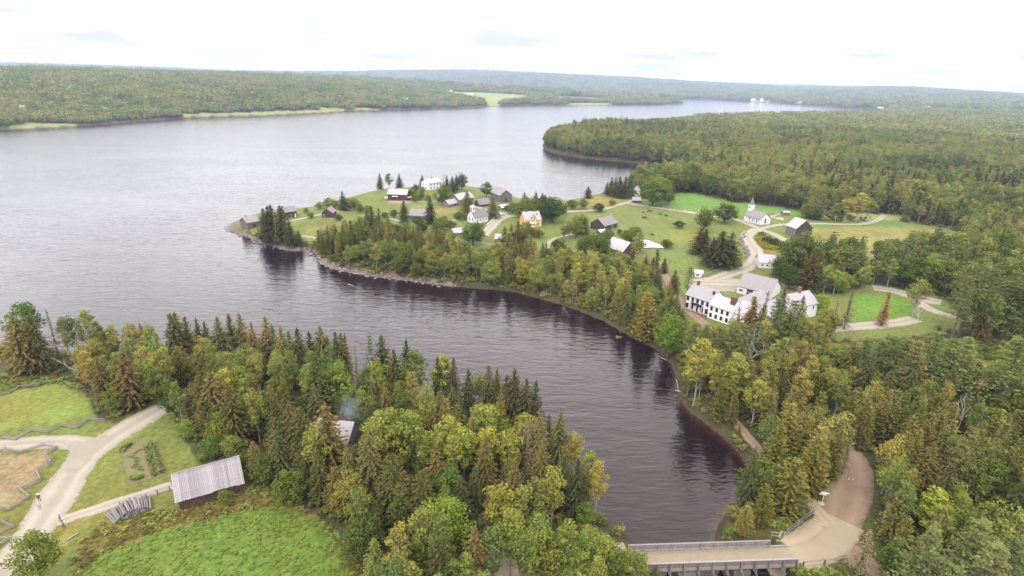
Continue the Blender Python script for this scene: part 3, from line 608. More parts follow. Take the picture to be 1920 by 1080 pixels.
for i in range(5):
    Ht = 14 + i * .8; q, f, s, cl = cloudcrown(rng, Ht, 2.7 + .35 * rng.random(), Ht * .26, 34, 60, .36, rc=.36, narrow_top=.45)
    reg('birch', q, f, s, 'birch_leaves', trunk_mb(rng, Ht, .15, limbs_for(cl, rng, .055, .7), top=.93), 'pale_bark', Ht)
for i in range(5):
    Ht = 11 + i; q, f, s, cl = cloudcrown(rng, Ht, 4.0 + .6 * rng.random(), Ht * .02, 56, 62, .42, rc=.33, narrow_top=.22)
    reg('maple', q, f, s, 'maple_leaves', trunk_mb(rng, Ht, .24, limbs_for(cl, rng, .08, .4), top=.85), 'bark', Ht)
for i in range(3):
    Ht = 19 + i; q, f, s, cl = pinecrown(rng, Ht, 5.2); reg('pine', q, f, s, 'pine_needles', trunk_mb(rng, Ht, .3, [(c[2] * .97 - .3, c * .9, .07) for c in cl], n=7), 'bark', Ht)
for i in range(3):
    Ht = 2.2; q, f, s, cl = cloudcrown(rng, Ht, 1.5, .1, 14, 46, .26, rc=.42); reg('shrub', q, f, s, 'maple_leaves', trunk_mb(rng, 1.4, .05, limbs_for(cl, rng, .03, .4)), 'bark', Ht)
for i in range(2):
    Ht = 15; q, f, s = conifer(rng, Ht, 2.2, low=.1, ragged=.4); reg('red_spruce', q, f, s, 'red_needles', trunk_mb(rng, Ht, .2), 'bark', Ht)
for i in range(2):   # half-dead conifers: bare grey-brown twigs
    Ht = 14; q, f, s = conifer(rng, Ht, 1.9, low=.12, ragged=.6, leaf=.26, lod=1); reg('bare_spruce', q, f, s, 'dry_twigs', trunk_mb(rng, Ht, .12), 'bark', Ht)
def dead_mb(rng, Ht, lean):
    m = MB()
    def grow(p, d, L, r, lev):
        pts = [p]; dd = Vector(d)
        for k in range(4): dd = (dd + Vector(rng.normal(size=3) * .16) + Vector((0, 0, .05))).normalized(); pts.append(pts[-1] + dd * L / 4)
        m.tube(pts, [r * (1 - .8 * i / 4) for i in range(5)], 5, False)
        if lev < 3:
            for k in range(4 if lev == 0 else 3):
                i = rng.integers(1, 5); a = rng.random() * 6.28; side = Vector((math.cos(a), math.sin(a), .55)).normalized()
                grow(pts[i], (dd * .5 + side * .9).normalized(), L * rng.uniform(.4, .62), r * (1 - .8 * i / 4) * .8 + .02, lev + 1)
    grow(Vector((0, 0, -.4)), Vector((lean, .1, 1)).normalized(), Ht * .8, .26, 0); return m
for i in range(3):
    dm_ = dead_mb(rng, 11, (-.08, -.3, .12)[i]); zt = max(v_[2] for v_ in dm_.v); dm_.v = [(v_[0] * 11 / zt, v_[1] * 11 / zt, v_[2] * 11 / zt) for v_ in dm_.v]
    PROTO.setdefault('dead', []).append((None, dm_.mesh('dead_trunk', 'dead_wood'), 11))

# coarser relatives for the woods farther off, trunk and crown in one mesh
def joined(kind, q, f, S, mat, Ht, r, bark, patch_=False):
    tv = []; tf = []
    for k in range(3): a = 2.094 * k; tv += [(r * math.cos(a), r * math.sin(a), -1), (r * .3 * math.cos(a), r * .3 * math.sin(a), Ht * .9)]
    for k in range(3): tf.append((2 * k, 2 * ((k + 1) % 3), 2 * ((k + 1) % 3) + 1, 2 * k + 1))
    Vv = np.vstack([q, tv]); Fv = np.vstack([f, np.array(tf) + len(q)])
    me = np_mesh(kind, Vv, Fv, [mat, bark], attr={'spray': ('FACE', np.r_[S, [.5] * 3])}, midx=np.r_[np.zeros(len(f), int), [1] * 3])
    return bpy.data.objects.new(kind, me)
MID = {'spruce': [], 'birch': [], 'maple': [], 'pine': [], 'cedar': []}
for i in range(3):
    Ht = 14 + i; q, f, s = conifer(rng, Ht, 3.6, lod=.32, leaf=.65, ragged=.3, power=.7); MID['spruce'].append(joined('mid_spruce', q, f, s, 'spruce_needles', Ht, .2, 'bark'))
    Ht = 11 + i; q, f, s = conifer(rng, Ht, 2.3, lod=.3, leaf=.6, ragged=.2, droop=-.15, power=.5); MID['cedar'].append(joined('mid_cedar', q, f, s, 'cedar_leaves', Ht, .2, 'bark'))
    Ht = 14 + i; q, f, s, cl = cloudcrown(rng, Ht, 3.0, Ht * .25, 26, 36, .48, lod=.8, rc=.36, narrow_top=.4); MID['birch'].append(joined('mid_birch', q, f, s, 'birch_leaves', Ht, .16, 'pale_bark'))
    Ht = 12 + i; q, f, s, cl = cloudcrown(rng, Ht, 3.9, Ht * .06, 32, 38, .55, lod=.8, rc=.34, narrow_top=.2); MID['maple'].append(joined('mid_maple', q, f, s, 'maple_leaves', Ht, .2, 'bark'))
Ht = 19; q, f, s, cl = pinecrown(rng, Ht, 5, .4); MID['pine'].append(joined('mid_pine', q, f, s, 'pine_needles', Ht, .3, 'bark'))
def patch_mesh(name, size, n, lod_leaves, seed):
    """a square of wood for the far hills: n small trees in one mesh, ragged edge"""
    rg = np.random.default_rng(seed); V = []; Ff = []; S = []; mi = []; c = 0
    for k in range(n):
        x, y = rg.uniform(-size / 2, size / 2, 2); Ht = rg.uniform(7, 17); kind = rg.random()
        if kind < .30:
            rr = rg.uniform(1.8, 2.6); L = 5
            q = []; w = []
            for i in range(L):
                z = Ht * (.2 + .75 * i / (L - 1)); r = rr * (1 - i / L)
                for j in range(4): a = rg.random() * 6.28; q.append((math.cos(a) * r * .6, math.sin(a) * r * .6, z)); w.append(1.35 - .15 * i)
        else:
            rr = rg.uniform(2.2, 5.0); q = []; w = []
            for j in range(22): d = rdir(rg, 1)[0]; q.append((d[0] * rr * .8, d[1] * rr * .8, Ht * .62 + d[2] * Ht * .33)); w.append(1.35)
        q = np.array(q) + np.array([x, y, 0]); m = len(q); w = np.array(w)[:, None]
        nn = rdir(rg, m); nn[:, 2] = np.abs(nn[:, 2]) + .5; nn /= np.linalg.norm(nn, axis=1)[:, None]
        t1 = np.cross(nn, rdir(rg, m)); t1 /= np.linalg.norm(t1, axis=1)[:, None]; t2 = np.cross(nn, t1)
        qq, ff, ss = leaves_to(q, t1 * w, t2 * w * .85, .6 * rg.random() + .4 * rg.random(m))
        V.append(qq); Ff.append(ff + c); S.append(ss); c += len(qq); mi.append(np.full(len(ff), 0 if kind < .30 else (1 if kind < .8 else 2)))
    me = np_mesh(name, np.vstack(V), np.vstack(Ff), ['spruce_needles', 'far_leaves', 'birch_leaves'], attr={'spray': ('FACE', np.concatenate(S))}, midx=np.concatenate(mi))
    return bpy.data.objects.new(name, me)
PATCH = [patch_mesh('far_wood_patch', 24, 26, 20, 50 + i) for i in range(5)]

def scatter(name, protos, P, sc, rot, idx, label=None, kind='stuff'):
    """one object: the prototypes set out on points by geometry nodes"""
    me = bpy.data.meshes.new(name); P = np.asarray(P, np.float32); me.vertices.add(len(P)); me.vertices.foreach_set('co', P.ravel())
    for nm, ty, ar in (('sc', 'FLOAT', sc), ('rz', 'FLOAT', rot), ('pick', 'INT', idx)):
        a = me.attributes.new(nm, ty, 'POINT'); a.data.foreach_set('value', np.asarray(ar, np.float32 if ty == 'FLOAT' else np.int32))
    o = link(name, me); g = bpy.data.node_groups.new(name + '_nodes', 'GeometryNodeTree')
    g.interface.new_socket('Geometry', in_out='INPUT', socket_type='NodeSocketGeometry'); g.interface.new_socket('Geometry', in_out='OUTPUT', socket_type='NodeSocketGeometry')
    gi = g.nodes.new('NodeGroupInput'); go = g.nodes.new('NodeGroupOutput'); jn = g.nodes.new('GeometryNodeJoinGeometry')
    def attr(nm, ty): n = g.nodes.new('GeometryNodeInputNamedAttribute'); n.data_type = ty; n.inputs[0].default_value = nm; return n.outputs[0]
    sc_s, rz_s, pk = attr('sc', 'FLOAT'), attr('rz', 'FLOAT'), attr('pick', 'INT')
    cx = g.nodes.new('ShaderNodeCombineXYZ'); g.links.new(rz_s, cx.inputs['Z'])
    for k, pr in enumerate(protos):
        oi = g.nodes.new('GeometryNodeObjectInfo'); oi.inputs['Object'].default_value = pr; oi.inputs['As Instance'].default_value = True
        eq = g.nodes.new('FunctionNodeCompare'); eq.data_type = 'INT'; eq.operation = 'EQUAL'; g.links.new(pk, eq.inputs[2]); eq.inputs[3].default_value = k
        ip = g.nodes.new('GeometryNodeInstanceOnPoints'); g.links.new(gi.outputs[0], ip.inputs['Points']); g.links.new(eq.outputs[0], ip.inputs['Selection'])
        g.links.new(oi.outputs['Geometry'], ip.inputs['Instance']); g.links.new(cx.outputs[0], ip.inputs['Rotation']); g.links.new(sc_s, ip.inputs['Scale'])
        g.links.new(ip.outputs[0], jn.inputs[0])
    g.links.new(jn.outputs[0], go.inputs[0]); md = o.modifiers.new('scatter', 'NODES'); md.node_group = g
    return tag(o, label, None, None, kind)

# ---- where the trees stand
def road_clear(x, y, extra=1.6):
    ok = np.ones(np.shape(x), bool)
    for wd, c in ROADLINES:
        near_ = (x > c[:, 0].min() - 12) & (x < c[:, 0].max() + 12) & (y > c[:, 1].min() - 12) & (y < c[:, 1].max() + 12)
        if near_.any():
            i = np.where(near_)[0]; d = seg_dist(x[i], y[i], c[::4], False); ok[i[d < wd / 2 + extra]] = False
    return ok
HERO = []   # (kind, world point, height, width factor, colour, label)
def hero(kind, px, ytop, h, wf=1.0, c=(1, 1, 1), label=None, base=None):
    """a tree set by the pixel of its top and its height, or by the pixel of its foot"""
    if base is not None:
        p = at(float(base[0]), float(base[1])); d = rays(float(px), float(ytop)); k = np.hypot(p[0], p[1]) / np.hypot(d[0], d[1]); h = max(2.0, CAMZ + d[2] * k - p[2])
    else: p = at(float(px), float(ytop), h)
    HERO.append((kind, p, h, wf, c, label))
DK = (.62, .66, .72); BR = (1.13, 1.0, .88); LT = (1.35, 1.3, 1.1); VG = (1.12, 1.32, .95); YL = (1.25, 1.1, .8)
# along the near shore, left to right (tops seen against the lake)
for t in [('maple', 30, 560, 17, 1.0, VG, 'broad bright green maple at the left edge above the lake'),
  ('spruce', 22, 592, 17, 1.25, BR, 'wide brown-green spruce below the bright maple at the left edge'), ('spruce', 52, 590, 17, 1.2, BR, 'brown-tinged spruce right of the bright maple by the lake'),
  ('bare_spruce', 86, 582, 16, .8, (1, 1, 1), 'thin bare spruce rising left of the white dead trees'), ('birch', 110, 592, 15, .9, (.8, .85, .9), 'slim olive birch left of the dead trees'),
  ('birch', 128, 584, 16, .9, (.8, .85, .8), 'olive birch just behind the dead trees'), ('birch', 154, 578, 17, 1.1, (.95, .95, .85), 'tall birch standing above the bleached dead tree'),
  ('birch', 178, 600, 13, .9, YL, None), ('maple', 193, 612, 12, .8, None, None), ('birch', 205, 606, 13, 1, YL, None), ('birch', 240, 598, 14, 1.1, (1, 1, .9), 'pale rounded birch above the lake between spruces'),
  ('spruce', 262, 606, 14, .9, BR, None), ('birch', 275, 604, 14, .9, None, None), ('spruce', 290, 622, 16, 1.2, (1.1, 1.7, 1), 'spruce overgrown with bright green vine beside the lake'),
  ('spruce', 272, 618, 15, 1.0, (1.1, 1.75, 1), 'smaller vine-covered bright green spruce on its left'), ('spruce', 318, 588, 17, 1.1, DK, 'dark spruce tip beside the tall brown spruce'),
  ('spruce', 326, 585, 17, 1.3, BR, None), ('spruce', 345, 592, 16, 1, None, None), ('spruce', 366, 597, 16, .9, DK, None), ('spruce', 382, 603, 15, 1, BR, None), ('spruce', 406, 594, 16.5, 1.2, None, None),
  ('spruce', 427, 586, 17, 1.0, DK, 'tall dark spruce with a pointed tip at the lake'), ('spruce', 447, 586, 17.5, 1.2, LT, 'light olive spruce beside the tall dark one'), ('spruce', 470, 604, 16, 1, BR, None),
  ('spruce', 496, 594, 18, 1.2, LT, None), ('spruce', 509, 608, 16, .9, None, None), ('spruce', 525, 611, 17, 1, LT, None), ('spruce', 540, 620, 15, 1, None, None), ('spruce', 556, 615, 17, 1.1, DK, None), ('spruce', 578, 620, 15, 1, DK, None),
  ('spruce', 598, 609, 17, 1.2, LT, None), ('spruce', 612, 626, 14, 1, BR, None), ('spruce', 627, 618, 16, 1, None, None), ('spruce', 638, 620, 16, 1, LT, None),
  ('red_spruce', 645, 620, 16, .8, (1, 1, 1), 'dead spruce with rust red needles standing at the lake'), ('pine', 692, 624, 17, .55, (.85, .85, .8), 'feathery pine left of a dark spruce'),
  ('spruce', 714, 622, 17, 1.2, DK, None), ('bare_spruce', 665, 645, 13, .9, (1, 1, 1), None), ('birch', 706, 665, 17, .85, YL, 'yellow birch with a white trunk in front of dark spruces'), ('spruce', 738, 654, 15, 1, BR, None),
  ('spruce', 761, 634, 18, .85, DK, 'dark slender spruce behind the broad olive birch'), ('birch', 776, 652, 17, 1.4, (.85, .8, .75), 'broad olive birch by the middle of the near shore'),
  ('birch', 828, 659, 16, 1.1, (1.3, 1.35, 1), 'bright yellow-green birch behind two dark spruces'), ('spruce', 820, 668, 15, .8, DK, None), ('spruce', 850, 672, 17, .85, DK, None), ('spruce', 838, 675, 14, .8, DK, None),
  ('spruce', 878, 692, 15, .8, DK, None), ('birch', 900, 698, 13, 1.1, (.85, .8, .75), None), ('spruce', 916, 684, 17, .85, None, None), ('spruce', 932, 690, 16, .9, BR, None), ('spruce', 965, 692, 18, 1.2, DK, None),
  ('spruce', 950, 702, 16, 1, DK, None), ('spruce', 988, 710, 17, 1.1, DK, None), ('spruce', 1006, 711, 17, .9, DK, None), ('spruce', 1052, 770, 16, 1.0, LT, 'light spruce at the water right of the dark spruce cluster'),
  ('spruce', 1012, 768, 17, .9, None, None), ('spruce', 1030, 776, 12, .7, DK, None), ('bare_spruce', 992, 792, 15, 1.1, (1, 1.05, .8), None), ('birch', 1080, 802, 13, .9, YL, None), ('birch', 1108, 842, 15, 1.0, (1.1, 1.05, .8), None),
  ('birch', 1126, 860, 14, .8, YL, None), ('cedar', 1060, 835, 13, 1, DK, None), ('spruce', 1085, 860, 14, 1, DK, None), ('birch', 1040, 870, 14, 1.1, (1, 1, .8), None), ('maple', 1100, 940, 6, .7, VG, None),
  ('birch', 905, 748, 14, 1.3, (1.15, 1.15, .9), None), ('birch', 958, 800, 14, 1.1, YL, None), ('birch', 840, 775, 13, 1.4, (1.2, 1.25, .9), None), ('birch', 870, 790, 14, 1.1, (1.2, 1.2, .9), None), ('birch', 722, 758, 15, 1.6, (1.15, 1.1, .85), 'wide yellow-green birch with bare white branches beside the hidden roof'),
  ('birch', 765, 762, 14, 1.3, (1.15, 1.15, .85), None), ('birch', 810, 800, 14, 1.3, YL, None), ('birch', 850, 812, 14, 1.2, YL, None), ('birch', 915, 800, 13, 1.3, YL, None), ('birch', 790, 750, 12, 1, (1, 1, .8), None),
  ('maple', 840, 875, 11, 1.0, VG, None), ('maple', 832, 932, 12, 1.1, (1.45, 1.65, 1.0), 'light bright green broadleaf tree among brown spruces in the front wood'), ('spruce', 700, 1008, 9, .9, (1.3, 1.6, 1.1), 'small bright green young spruce at the edge of the meadow'),
  ('spruce', 590, 665, 18, 1.35, (1, 1.05, .9), None), ('maple', 622, 682, 14, 1.05, VG, 'green maple beside the large spruce near the smoke'), ('spruce', 540, 756, 14, 1.2, BR, None), ('spruce', 608, 756, 17, 1.3, BR, 'brown-green spruce in front of the white roof'),
  ('spruce', 560, 762, 14, 1.3, BR, None), ('spruce', 372, 700, 14, 1.2, BR, None), ('spruce', 392, 695, 15, 1.3, BR, None), ('birch', 420, 686, 14, 1.4, YL, None), ('birch', 448, 684, 14, 1.2, YL, None), ('spruce', 428, 722, 15, 1.3, BR, None),
  ('spruce', 158, 655, 12, 1, (.8, .6, .75), 'dark purplish spruce at the fence end below the dead trees'), ('spruce', 228, 660, 15, 1.5, (1.1, .85, .85), 'large brown spruce behind the dark green bush'), ('spruce', 180, 668, 13, 1.1, BR, None), ('maple', 262, 668, 12, 1.0, VG, None),
  ('maple', 285, 690, 10, .9, None, None), ('maple', 318, 722, 8.5, .9, (.75, .85, .8), 'dark green round tree beside the bend of the road'), ('maple', 205, 725, 7.5, 1.0, (.8, .9, .7), 'dense round green bush tree above the rail fence'),
  ('maple', 395, 815, 6.5, .9, VG, None), ('maple', 345, 785, 5.5, .9, VG, None), ('maple', 432, 812, 6.5, 1, None, None), ('maple', 465, 835, 7, 1, DK, None), ('maple', 490, 850, 7.5, 1, DK, None), ('maple', 540, 885, 7, 1.1, (1, 1, .8), None),
  ('spruce', 790, 880, 14, 1.2, BR, None), ('spruce', 735, 850, 15, 1.3, BR, None), ('spruce', 690, 815, 15, 1.3, None, None), ('spruce', 830, 1000, 13, 1.3, BR, None), ('spruce', 890, 990, 14, 1.2, BR, None), ('birch', 985, 910, 14, 1.3, YL, None),
  ('birch', 940, 900, 14, 1.3, (1.2, 1, .7), None), ('birch', 1000, 985, 13, 1.3, YL, None), ('birch', 1110, 985, 9, 1.2, (1.1, 1.1, .8), None), ('birch', 1050, 1000, 9, 1.2, YL, None), ('birch', 1140, 1005, 8, 1.0, YL, None)]:
    hero(t[0], t[1], t[2], t[3], t[4], t[5] or (1, 1, 1), t[6])
hero('dead', 150, 592, 0, 1, (1, 1, 1), 'bleached dead tree with many white branches by the lake', base=(166, 688))
hero('dead', 118, 640, 0, .9, (1, 1, 1), 'small white dead tree leaning left at the edge of the wood', base=(143, 712))
hero('maple', 78, 985, 0, .95, (1.05, 1.1, .9), 'leafy tree in front of the road at the lower left', base=(80, 1090))
hero('maple', 422, 915, 0, .9, (.9, 1.0, .7), 'small bush tree growing against the barn wall', base=(424, 948))
hero('spruce', 1222, 1058, 0, 1, DK, 'little dark spruce in front of the bridge railing', base=(1222, 1120))
# the village: foot pixels
for t in [('spruce', 712, 325, 713, 356, 1.0, DK, 'tall dark spruce left of the red-brown barn on the far shore'), ('birch', 729, 324, 730, 352, 1.2, (.7, .85, .7), 'round-topped tree between the two spruces behind the barn'),
  ('spruce', 748, 325, 749, 350, 1.1, DK, 'dark spruce behind the right end of the barn roof'), ('spruce', 792, 328, 792, 346, 1.1, (1, 1.1, .8), 'small conical spruce left of the white farmhouse'),
  ('maple', 866, 323, 866, 356, .95, (.5, .6, .6), 'large dark maple on the shore right of the white farmhouse'), ('spruce', 848, 330, 848, 362, 1.2, DK, None), ('spruce', 838, 328, 838, 358, .7, DK, None), ('bare_spruce', 831, 323, 832, 352, .8, (1, 1, 1), None), ('spruce', 855, 327, 856, 358, .9, DK, None),
  ('maple', 833, 344, 833, 374, 1.0, (.95, 1.1, .8), 'light green bush below the white farmhouse'), ('maple', 912, 340, 912, 370, .9, (.8, 1, .8), 'round green tree left of the tall grey barn'),
  ('spruce', 875, 358, 876, 402, 1.2, BR, 'dark spruce in front of the grey farmhouse'), ('spruce', 924, 370, 924, 410, 1.2, BR, 'brown spruce behind the belfry church'), ('spruce', 806, 372, 807, 420, 1.15, (.7, .65, .7), 'tall dark spruce right of the low grey roof'),
  ('spruce', 758, 376, 758, 418, 1.1, DK, 'dark spruce left of the low grey roof'), ('spruce', 643, 358, 644, 395, 1.1, DK, 'dark spruce among shrubs above the dark shed'), ('maple', 616, 370, 616, 390, 1, (.9, .95, .8), None), ('maple', 665, 368, 665, 394, 1, (.9, .95, .8), None),
  ('spruce', 508, 386, 509, 456, 1.3, (.75, .7, .7), 'tall dark spruce at the point right of the shore shed'), ('spruce', 512, 383, 514, 450, 1.1, DK, None), ('spruce', 530, 384, 531, 452, 1.1, (.8, .75, .75), None), ('spruce', 545, 415, 546, 462, 1.0, DK, None), ('spruce', 560, 432, 561, 460, 1.0, DK, None), ('bare_spruce', 520, 408, 521, 460, 1.3, (1, .9, .8), None), ('spruce', 500, 390, 500, 452, 1.1, DK, None),
  ('maple', 583, 397, 583, 409, 1.2, (.7, .8, .7), 'rounded shrub beside the lane between the two dark sheds'), ('maple', 634, 402, 635, 414, 1.1, (.6, .7, .7), 'small dark bush right of the dark shed'),
  ('maple', 886, 413, 887, 460, 1.25, (.55, .75, .6), 'big round dark green tree in front of the belfry church'), ('maple', 1035, 370, 1036, 418, 1.1, (.5, .65, .6), 'wide dark tree right of the yellow house'), ('maple', 1005, 372, 1005, 412, 1.1, (.6, .75, .6), 'dark green tree behind the yellow house'),
  ('maple', 975, 378, 976, 408, 1.1, (.6, .7, .6), None), ('spruce', 983, 360, 983, 388, 1.0, DK, None), ('spruce', 1004, 359, 1004, 390, 1.0, DK, None), ('spruce', 1015, 361, 1016, 386, .9, DK, None), ('spruce', 1022, 364, 1022, 388, .8, DK, None),
  ('spruce', 1101, 349, 1102, 372, 1.4, DK, 'solitary dark conical spruce by the lake shore'), ('maple', 1091, 372, 1092, 391, .9, (.7, .8, .7), None), ('maple', 1072, 374, 1072, 392, 1.0, (.6, .65, .6), None), ('maple', 1122, 380, 1122, 397, 1.3, (.55, .6, .6), 'wide low bush at the lane near the lake shore'), ('maple', 1148, 373, 1148, 386, 1.0, (.8, .85, .7), None),
  ('spruce', 1144, 332, 1145, 368, 1.0, DK, None), ('spruce', 1152, 331, 1152, 370, 1.0, DK, None), ('spruce', 1160, 330, 1160, 371, 1.1, (.75, .7, .7), None), ('spruce', 1170, 330, 1170, 372, 1.1, (.75, .7, .7), None), ('spruce', 1179, 329, 1180, 368, .8, DK, None), ('spruce', 1137, 340, 1137, 366, .9, DK, None), ('spruce', 1197, 334, 1197, 362, .7, DK, None), ('spruce', 1203, 334, 1203, 360, .8, DK, None), ('spruce', 1212, 336, 1212, 360, .8, DK, None),
  ('maple', 1222, 337, 1223, 386, 1.15, (.55, .7, .55), 'large dark tree right of the white cottage'), ('birch', 1240, 329, 1242, 380, 1.5, (.8, .9, .6), 'green birch behind the large dark tree by the cottage'), ('maple', 1250, 352, 1252, 384, 1, (.6, .75, .6), None),
  ('maple', 1161, 428, 1161, 440, .8, (1, 1, .8), None), ('maple', 1110, 432, 1112, 492, 1.25, (.65, .75, .6), 'massive dark green tree left of the red barn'), ('maple', 1185, 422, 1186, 458, 1.1, (.85, .8, .7), None), ('spruce', 1095, 408, 1095, 440, 1.0, DK, None), ('birch', 1065, 412, 1066, 450, 1.2, (.9, .8, .7), None), ('maple', 1045, 444, 1046, 478, 1.1, (.7, .8, .6), 'dark round tree at the bend of the footpath'),
  ('maple', 1272, 412, 1272, 428, 1.2, (.75, .75, .7), 'lone shrub in the middle of the pasture'), ('maple', 1250, 447, 1250, 465, 1.2, (.7, .6, .65), 'dark shrub beside the white pond'),
  ('maple', 1317, 386, 1319, 432, 1.1, (.65, .7, .6), 'tall tree standing in the pasture above the spruces'), ('maple', 1356, 380, 1357, 418, 1.3, (.65, .6, .5), 'broad brownish tree left of the white church'), ('birch', 1364, 378, 1365, 416, .9, (.9, .8, .6), None),
  ('spruce', 1308, 425, 1309, 476, 1.6, (.75, .7, .7), 'dark spruce in the pasture left of the spruce pair'), ('spruce', 1316, 428, 1318, 478, 1.3, (.75, .7, .7), None), ('spruce', 1346, 432, 1347, 500, 1.7, (.7, .7, .7), 'broad dark spruce of the pair beside the winding road'), ('spruce', 1364, 434, 1365, 497, 1.3, (.7, .7, .7), 'slimmer dark spruce of the pair beside the winding road'), ('spruce', 1332, 446, 1332, 498, 1.3, (.75, .7, .7), None),
  ('birch', 1384, 486, 1384, 507, 1.3, (1.0, 1.15, .8), 'small light green tree on the lawn beside the village road'), ('spruce', 1262, 505, 1262, 550, 1.0, BR, None), ('pine', 1286, 498, 1287, 560, .75, (.7, .8, .7), 'dark green pine behind the left end of the inn'),
  ('spruce', 1244, 483, 1244, 512, .9, DK, None), ('spruce', 1222, 483, 1222, 520, 1, DK, None), ('spruce', 1208, 478, 1208, 520, 1, BR, None), ('maple', 1512, 380, 1513, 408, 1.3, (.7, .75, .6), None), ('maple', 1524, 384, 1525, 412, 1.2, (.7, .75, .6), None),
  ('birch', 1582, 368, 1583, 416, 1.7, (1.15, 1.1, .95), None), ('birch', 1602, 358, 1604, 416, 1.7, (1.25, 1.2, 1.0), 'round olive tree clump enclosed by the field track'), ('birch', 1622, 370, 1624, 414, 1.6, (1.2, 1.15, .95), None), ('birch', 1566, 378, 1566, 414, 1.5, (1.1, 1.05, .9), None),
  ('maple', 1425, 433, 1427, 444, 1.2, (.55, .75, .55), None), ('maple', 1438, 442, 1439, 455, 1.3, (.6, .65, .55), None), ('maple', 1452, 446, 1453, 460, 1.3, (.6, .65, .55), None), ('maple', 1464, 452, 1466, 464, 1.2, (.75, .75, .6), None),
  ('maple', 1490, 436, 1493, 505, 1.1, (1, 1.1, .75), 'fresh green tree in front of the old grey barn'), ('maple', 1530, 450, 1533, 515, 1.1, (.8, .95, .7), None), ('spruce', 1512, 470, 1514, 540, 1.3, (1.1, .8, .7), 'brown spruce right of the low white building'), ('maple', 1460, 480, 1462, 528, 1, (.7, .75, .6), None), ('maple', 1476, 500, 1478, 540, 1.1, (.55, .65, .55), None),
  ('birch', 1595, 472, 1598, 530, 1.4, (1, .95, .8), 'tall birch with white stems above the inn car park'), ('birch', 1635, 485, 1637, 530, 1.2, (1.1, 1, .8), None), ('maple', 1535, 545, 1537, 590, .9, (1.35, 1.6, .8), 'vivid light green tree at the right end of the inn'),
  ('birch', 1712, 518, 1710, 595, 1.5, (.9, .95, .8), 'wide flat-topped birch with many bare white stems'), ('dead', 1725, 530, 1722, 602, .9, (1, 1, 1), 'cluster of bare white stems beside the flat-topped birch'), ('red_spruce', 1658, 545, 1652, 612, 1.2, (1.2, 1.6, 1.3), 'thin reddish dying spruce on the inn lawn'),
  ('bare_spruce', 1590, 540, 1582, 618, 1.5, (.9, .8, .7), None), ('bare_spruce', 1555, 560, 1556, 632, 1.4, (.9, .8, .7), None), ('pine', 1442, 556, 1440, 672, .95, (.75, .9, .75), 'tall dark green white pine in front of the inn'), ('spruce', 1398, 552, 1398, 660, 1.1, (1, .85, .8), None), ('spruce', 1490, 552, 1490, 640, .9, (.95, .85, .75), 'brown spruce before the right wing of the inn'),
  ('bare_spruce', 1424, 545, 1424, 640, 1.1, (1, .9, .8), 'grey bare tree in front of the inn roofs'), ('bare_spruce', 1372, 575, 1372, 665, 1.0, (1, .75, .65), None), ('spruce', 1453, 535, 1453, 640, .8, BR, None), ('dead', 1398, 610, 1398, 712, 1.0, (1, 1, 1), 'white dead tree with forked trunk below the inn'), ('dead', 1800, 735, 1782, 830, .6, (1, 1, 1), 'pair of bare white stems among the right-hand pines'),
  ('pine', 1826, 492, 1796, 630, .8, (.85, .9, .75), None), ('pine', 1800, 515, 1782, 640, .8, (.95, .95, .75), None), ('pine', 1850, 500, 1830, 622, .8, (.9, .9, .7), None), ('pine', 1885, 505, 1868, 628, .9, (.95, .9, .75), None), ('pine', 1908, 515, 1890, 632, .8, (.9, .9, .75), None), ('pine', 1868, 530, 1852, 630, .7, (.9, .9, .75), None), ('spruce', 1845, 560, 1832, 640, 1, (1.1, .8, .75), None),
  ('pine', 1880, 625, 1855, 800, 1.2, (1, 1.15, .95), 'largest spreading pine at the right edge'), ('pine', 1790, 625, 1775, 770, 1.1, (1.1, 1.25, 1), None), ('pine', 1655, 625, 1648, 740, 1.1, (.75, .9, .8), 'dark spreading pine just below the car park'), ('pine', 1605, 628, 1602, 735, 1.0, (.75, .9, .8), None), ('pine', 1735, 615, 1725, 750, .9, (.9, 1.1, .9), None), ('pine', 1950, 640, 1915, 830, 1.2, (1, 1.15, .95), None),
  ('birch', 1758, 915, 1738, 1010, 1.6, (1.3, 1.3, .8), 'yellow-green birch with leaning white trunks at the lower right'), ('maple', 1735, 1012, 1725, 1085, .9, (1.1, .9, .8), None), ('maple', 1680, 1010, 1668, 1090, .7, (1.2, 1.4, 1.0), 'light green young tree beside the lower road fork'), ('bare_spruce', 1612, 985, 1608, 1075, 1.5, (1.2, 1.2, .9), 'bare grey tree in front of the road fork'),
  ('cedar', 1480, 855, 1470, 962, 1.35, (.95, .95, .8), 'large rounded cedar left of the signpost'), ('cedar', 1518, 812, 1510, 930, 1.3, (1.1, 1.0, .75), None), ('cedar', 1445, 790, 1440, 915, 1.1, (1, .95, .75), None), ('cedar', 1570, 800, 1555, 900, 1.0, (.95, .9, .75), None), ('bare_spruce', 1588, 800, 1578, 890, 1.1, (.9, .9, .8), None),
  ('cedar', 1430, 905, 1424, 985, 1.0, (1, .95, .8), None), ('cedar', 1395, 945, 1392, 1000, 1.2, (.95, .9, .8), None), ('birch', 1378, 878, 1400, 912, .8, (1.0, .9, .8), 'pale dry shrub leaning over the dark water'), ('cedar', 1362, 790, 1385, 812, .9, (1.2, 1.05, .8), None), ('cedar', 1200, 545, 1205, 640, 1.1, YL, None), ('maple', 1250, 578, 1252, 672, .95, (1.1, 1.4, .8), 'bright green tree on the bank left of the inn'),
  ('birch', 1300, 625, 1300, 760, 1.1, (1.2, 1.2, .8), None), ('birch', 1370, 655, 1368, 770, 1.4, (1, 1, .8), None), ('cedar', 1345, 705, 1345, 790, 1.1, (1, 1.05, .8), None), ('birch', 1410, 705, 1408, 800, 1.2, (1, 1.1, .7), None), ('maple', 930, 410, 930, 402, .1, None, None)][:-1]:
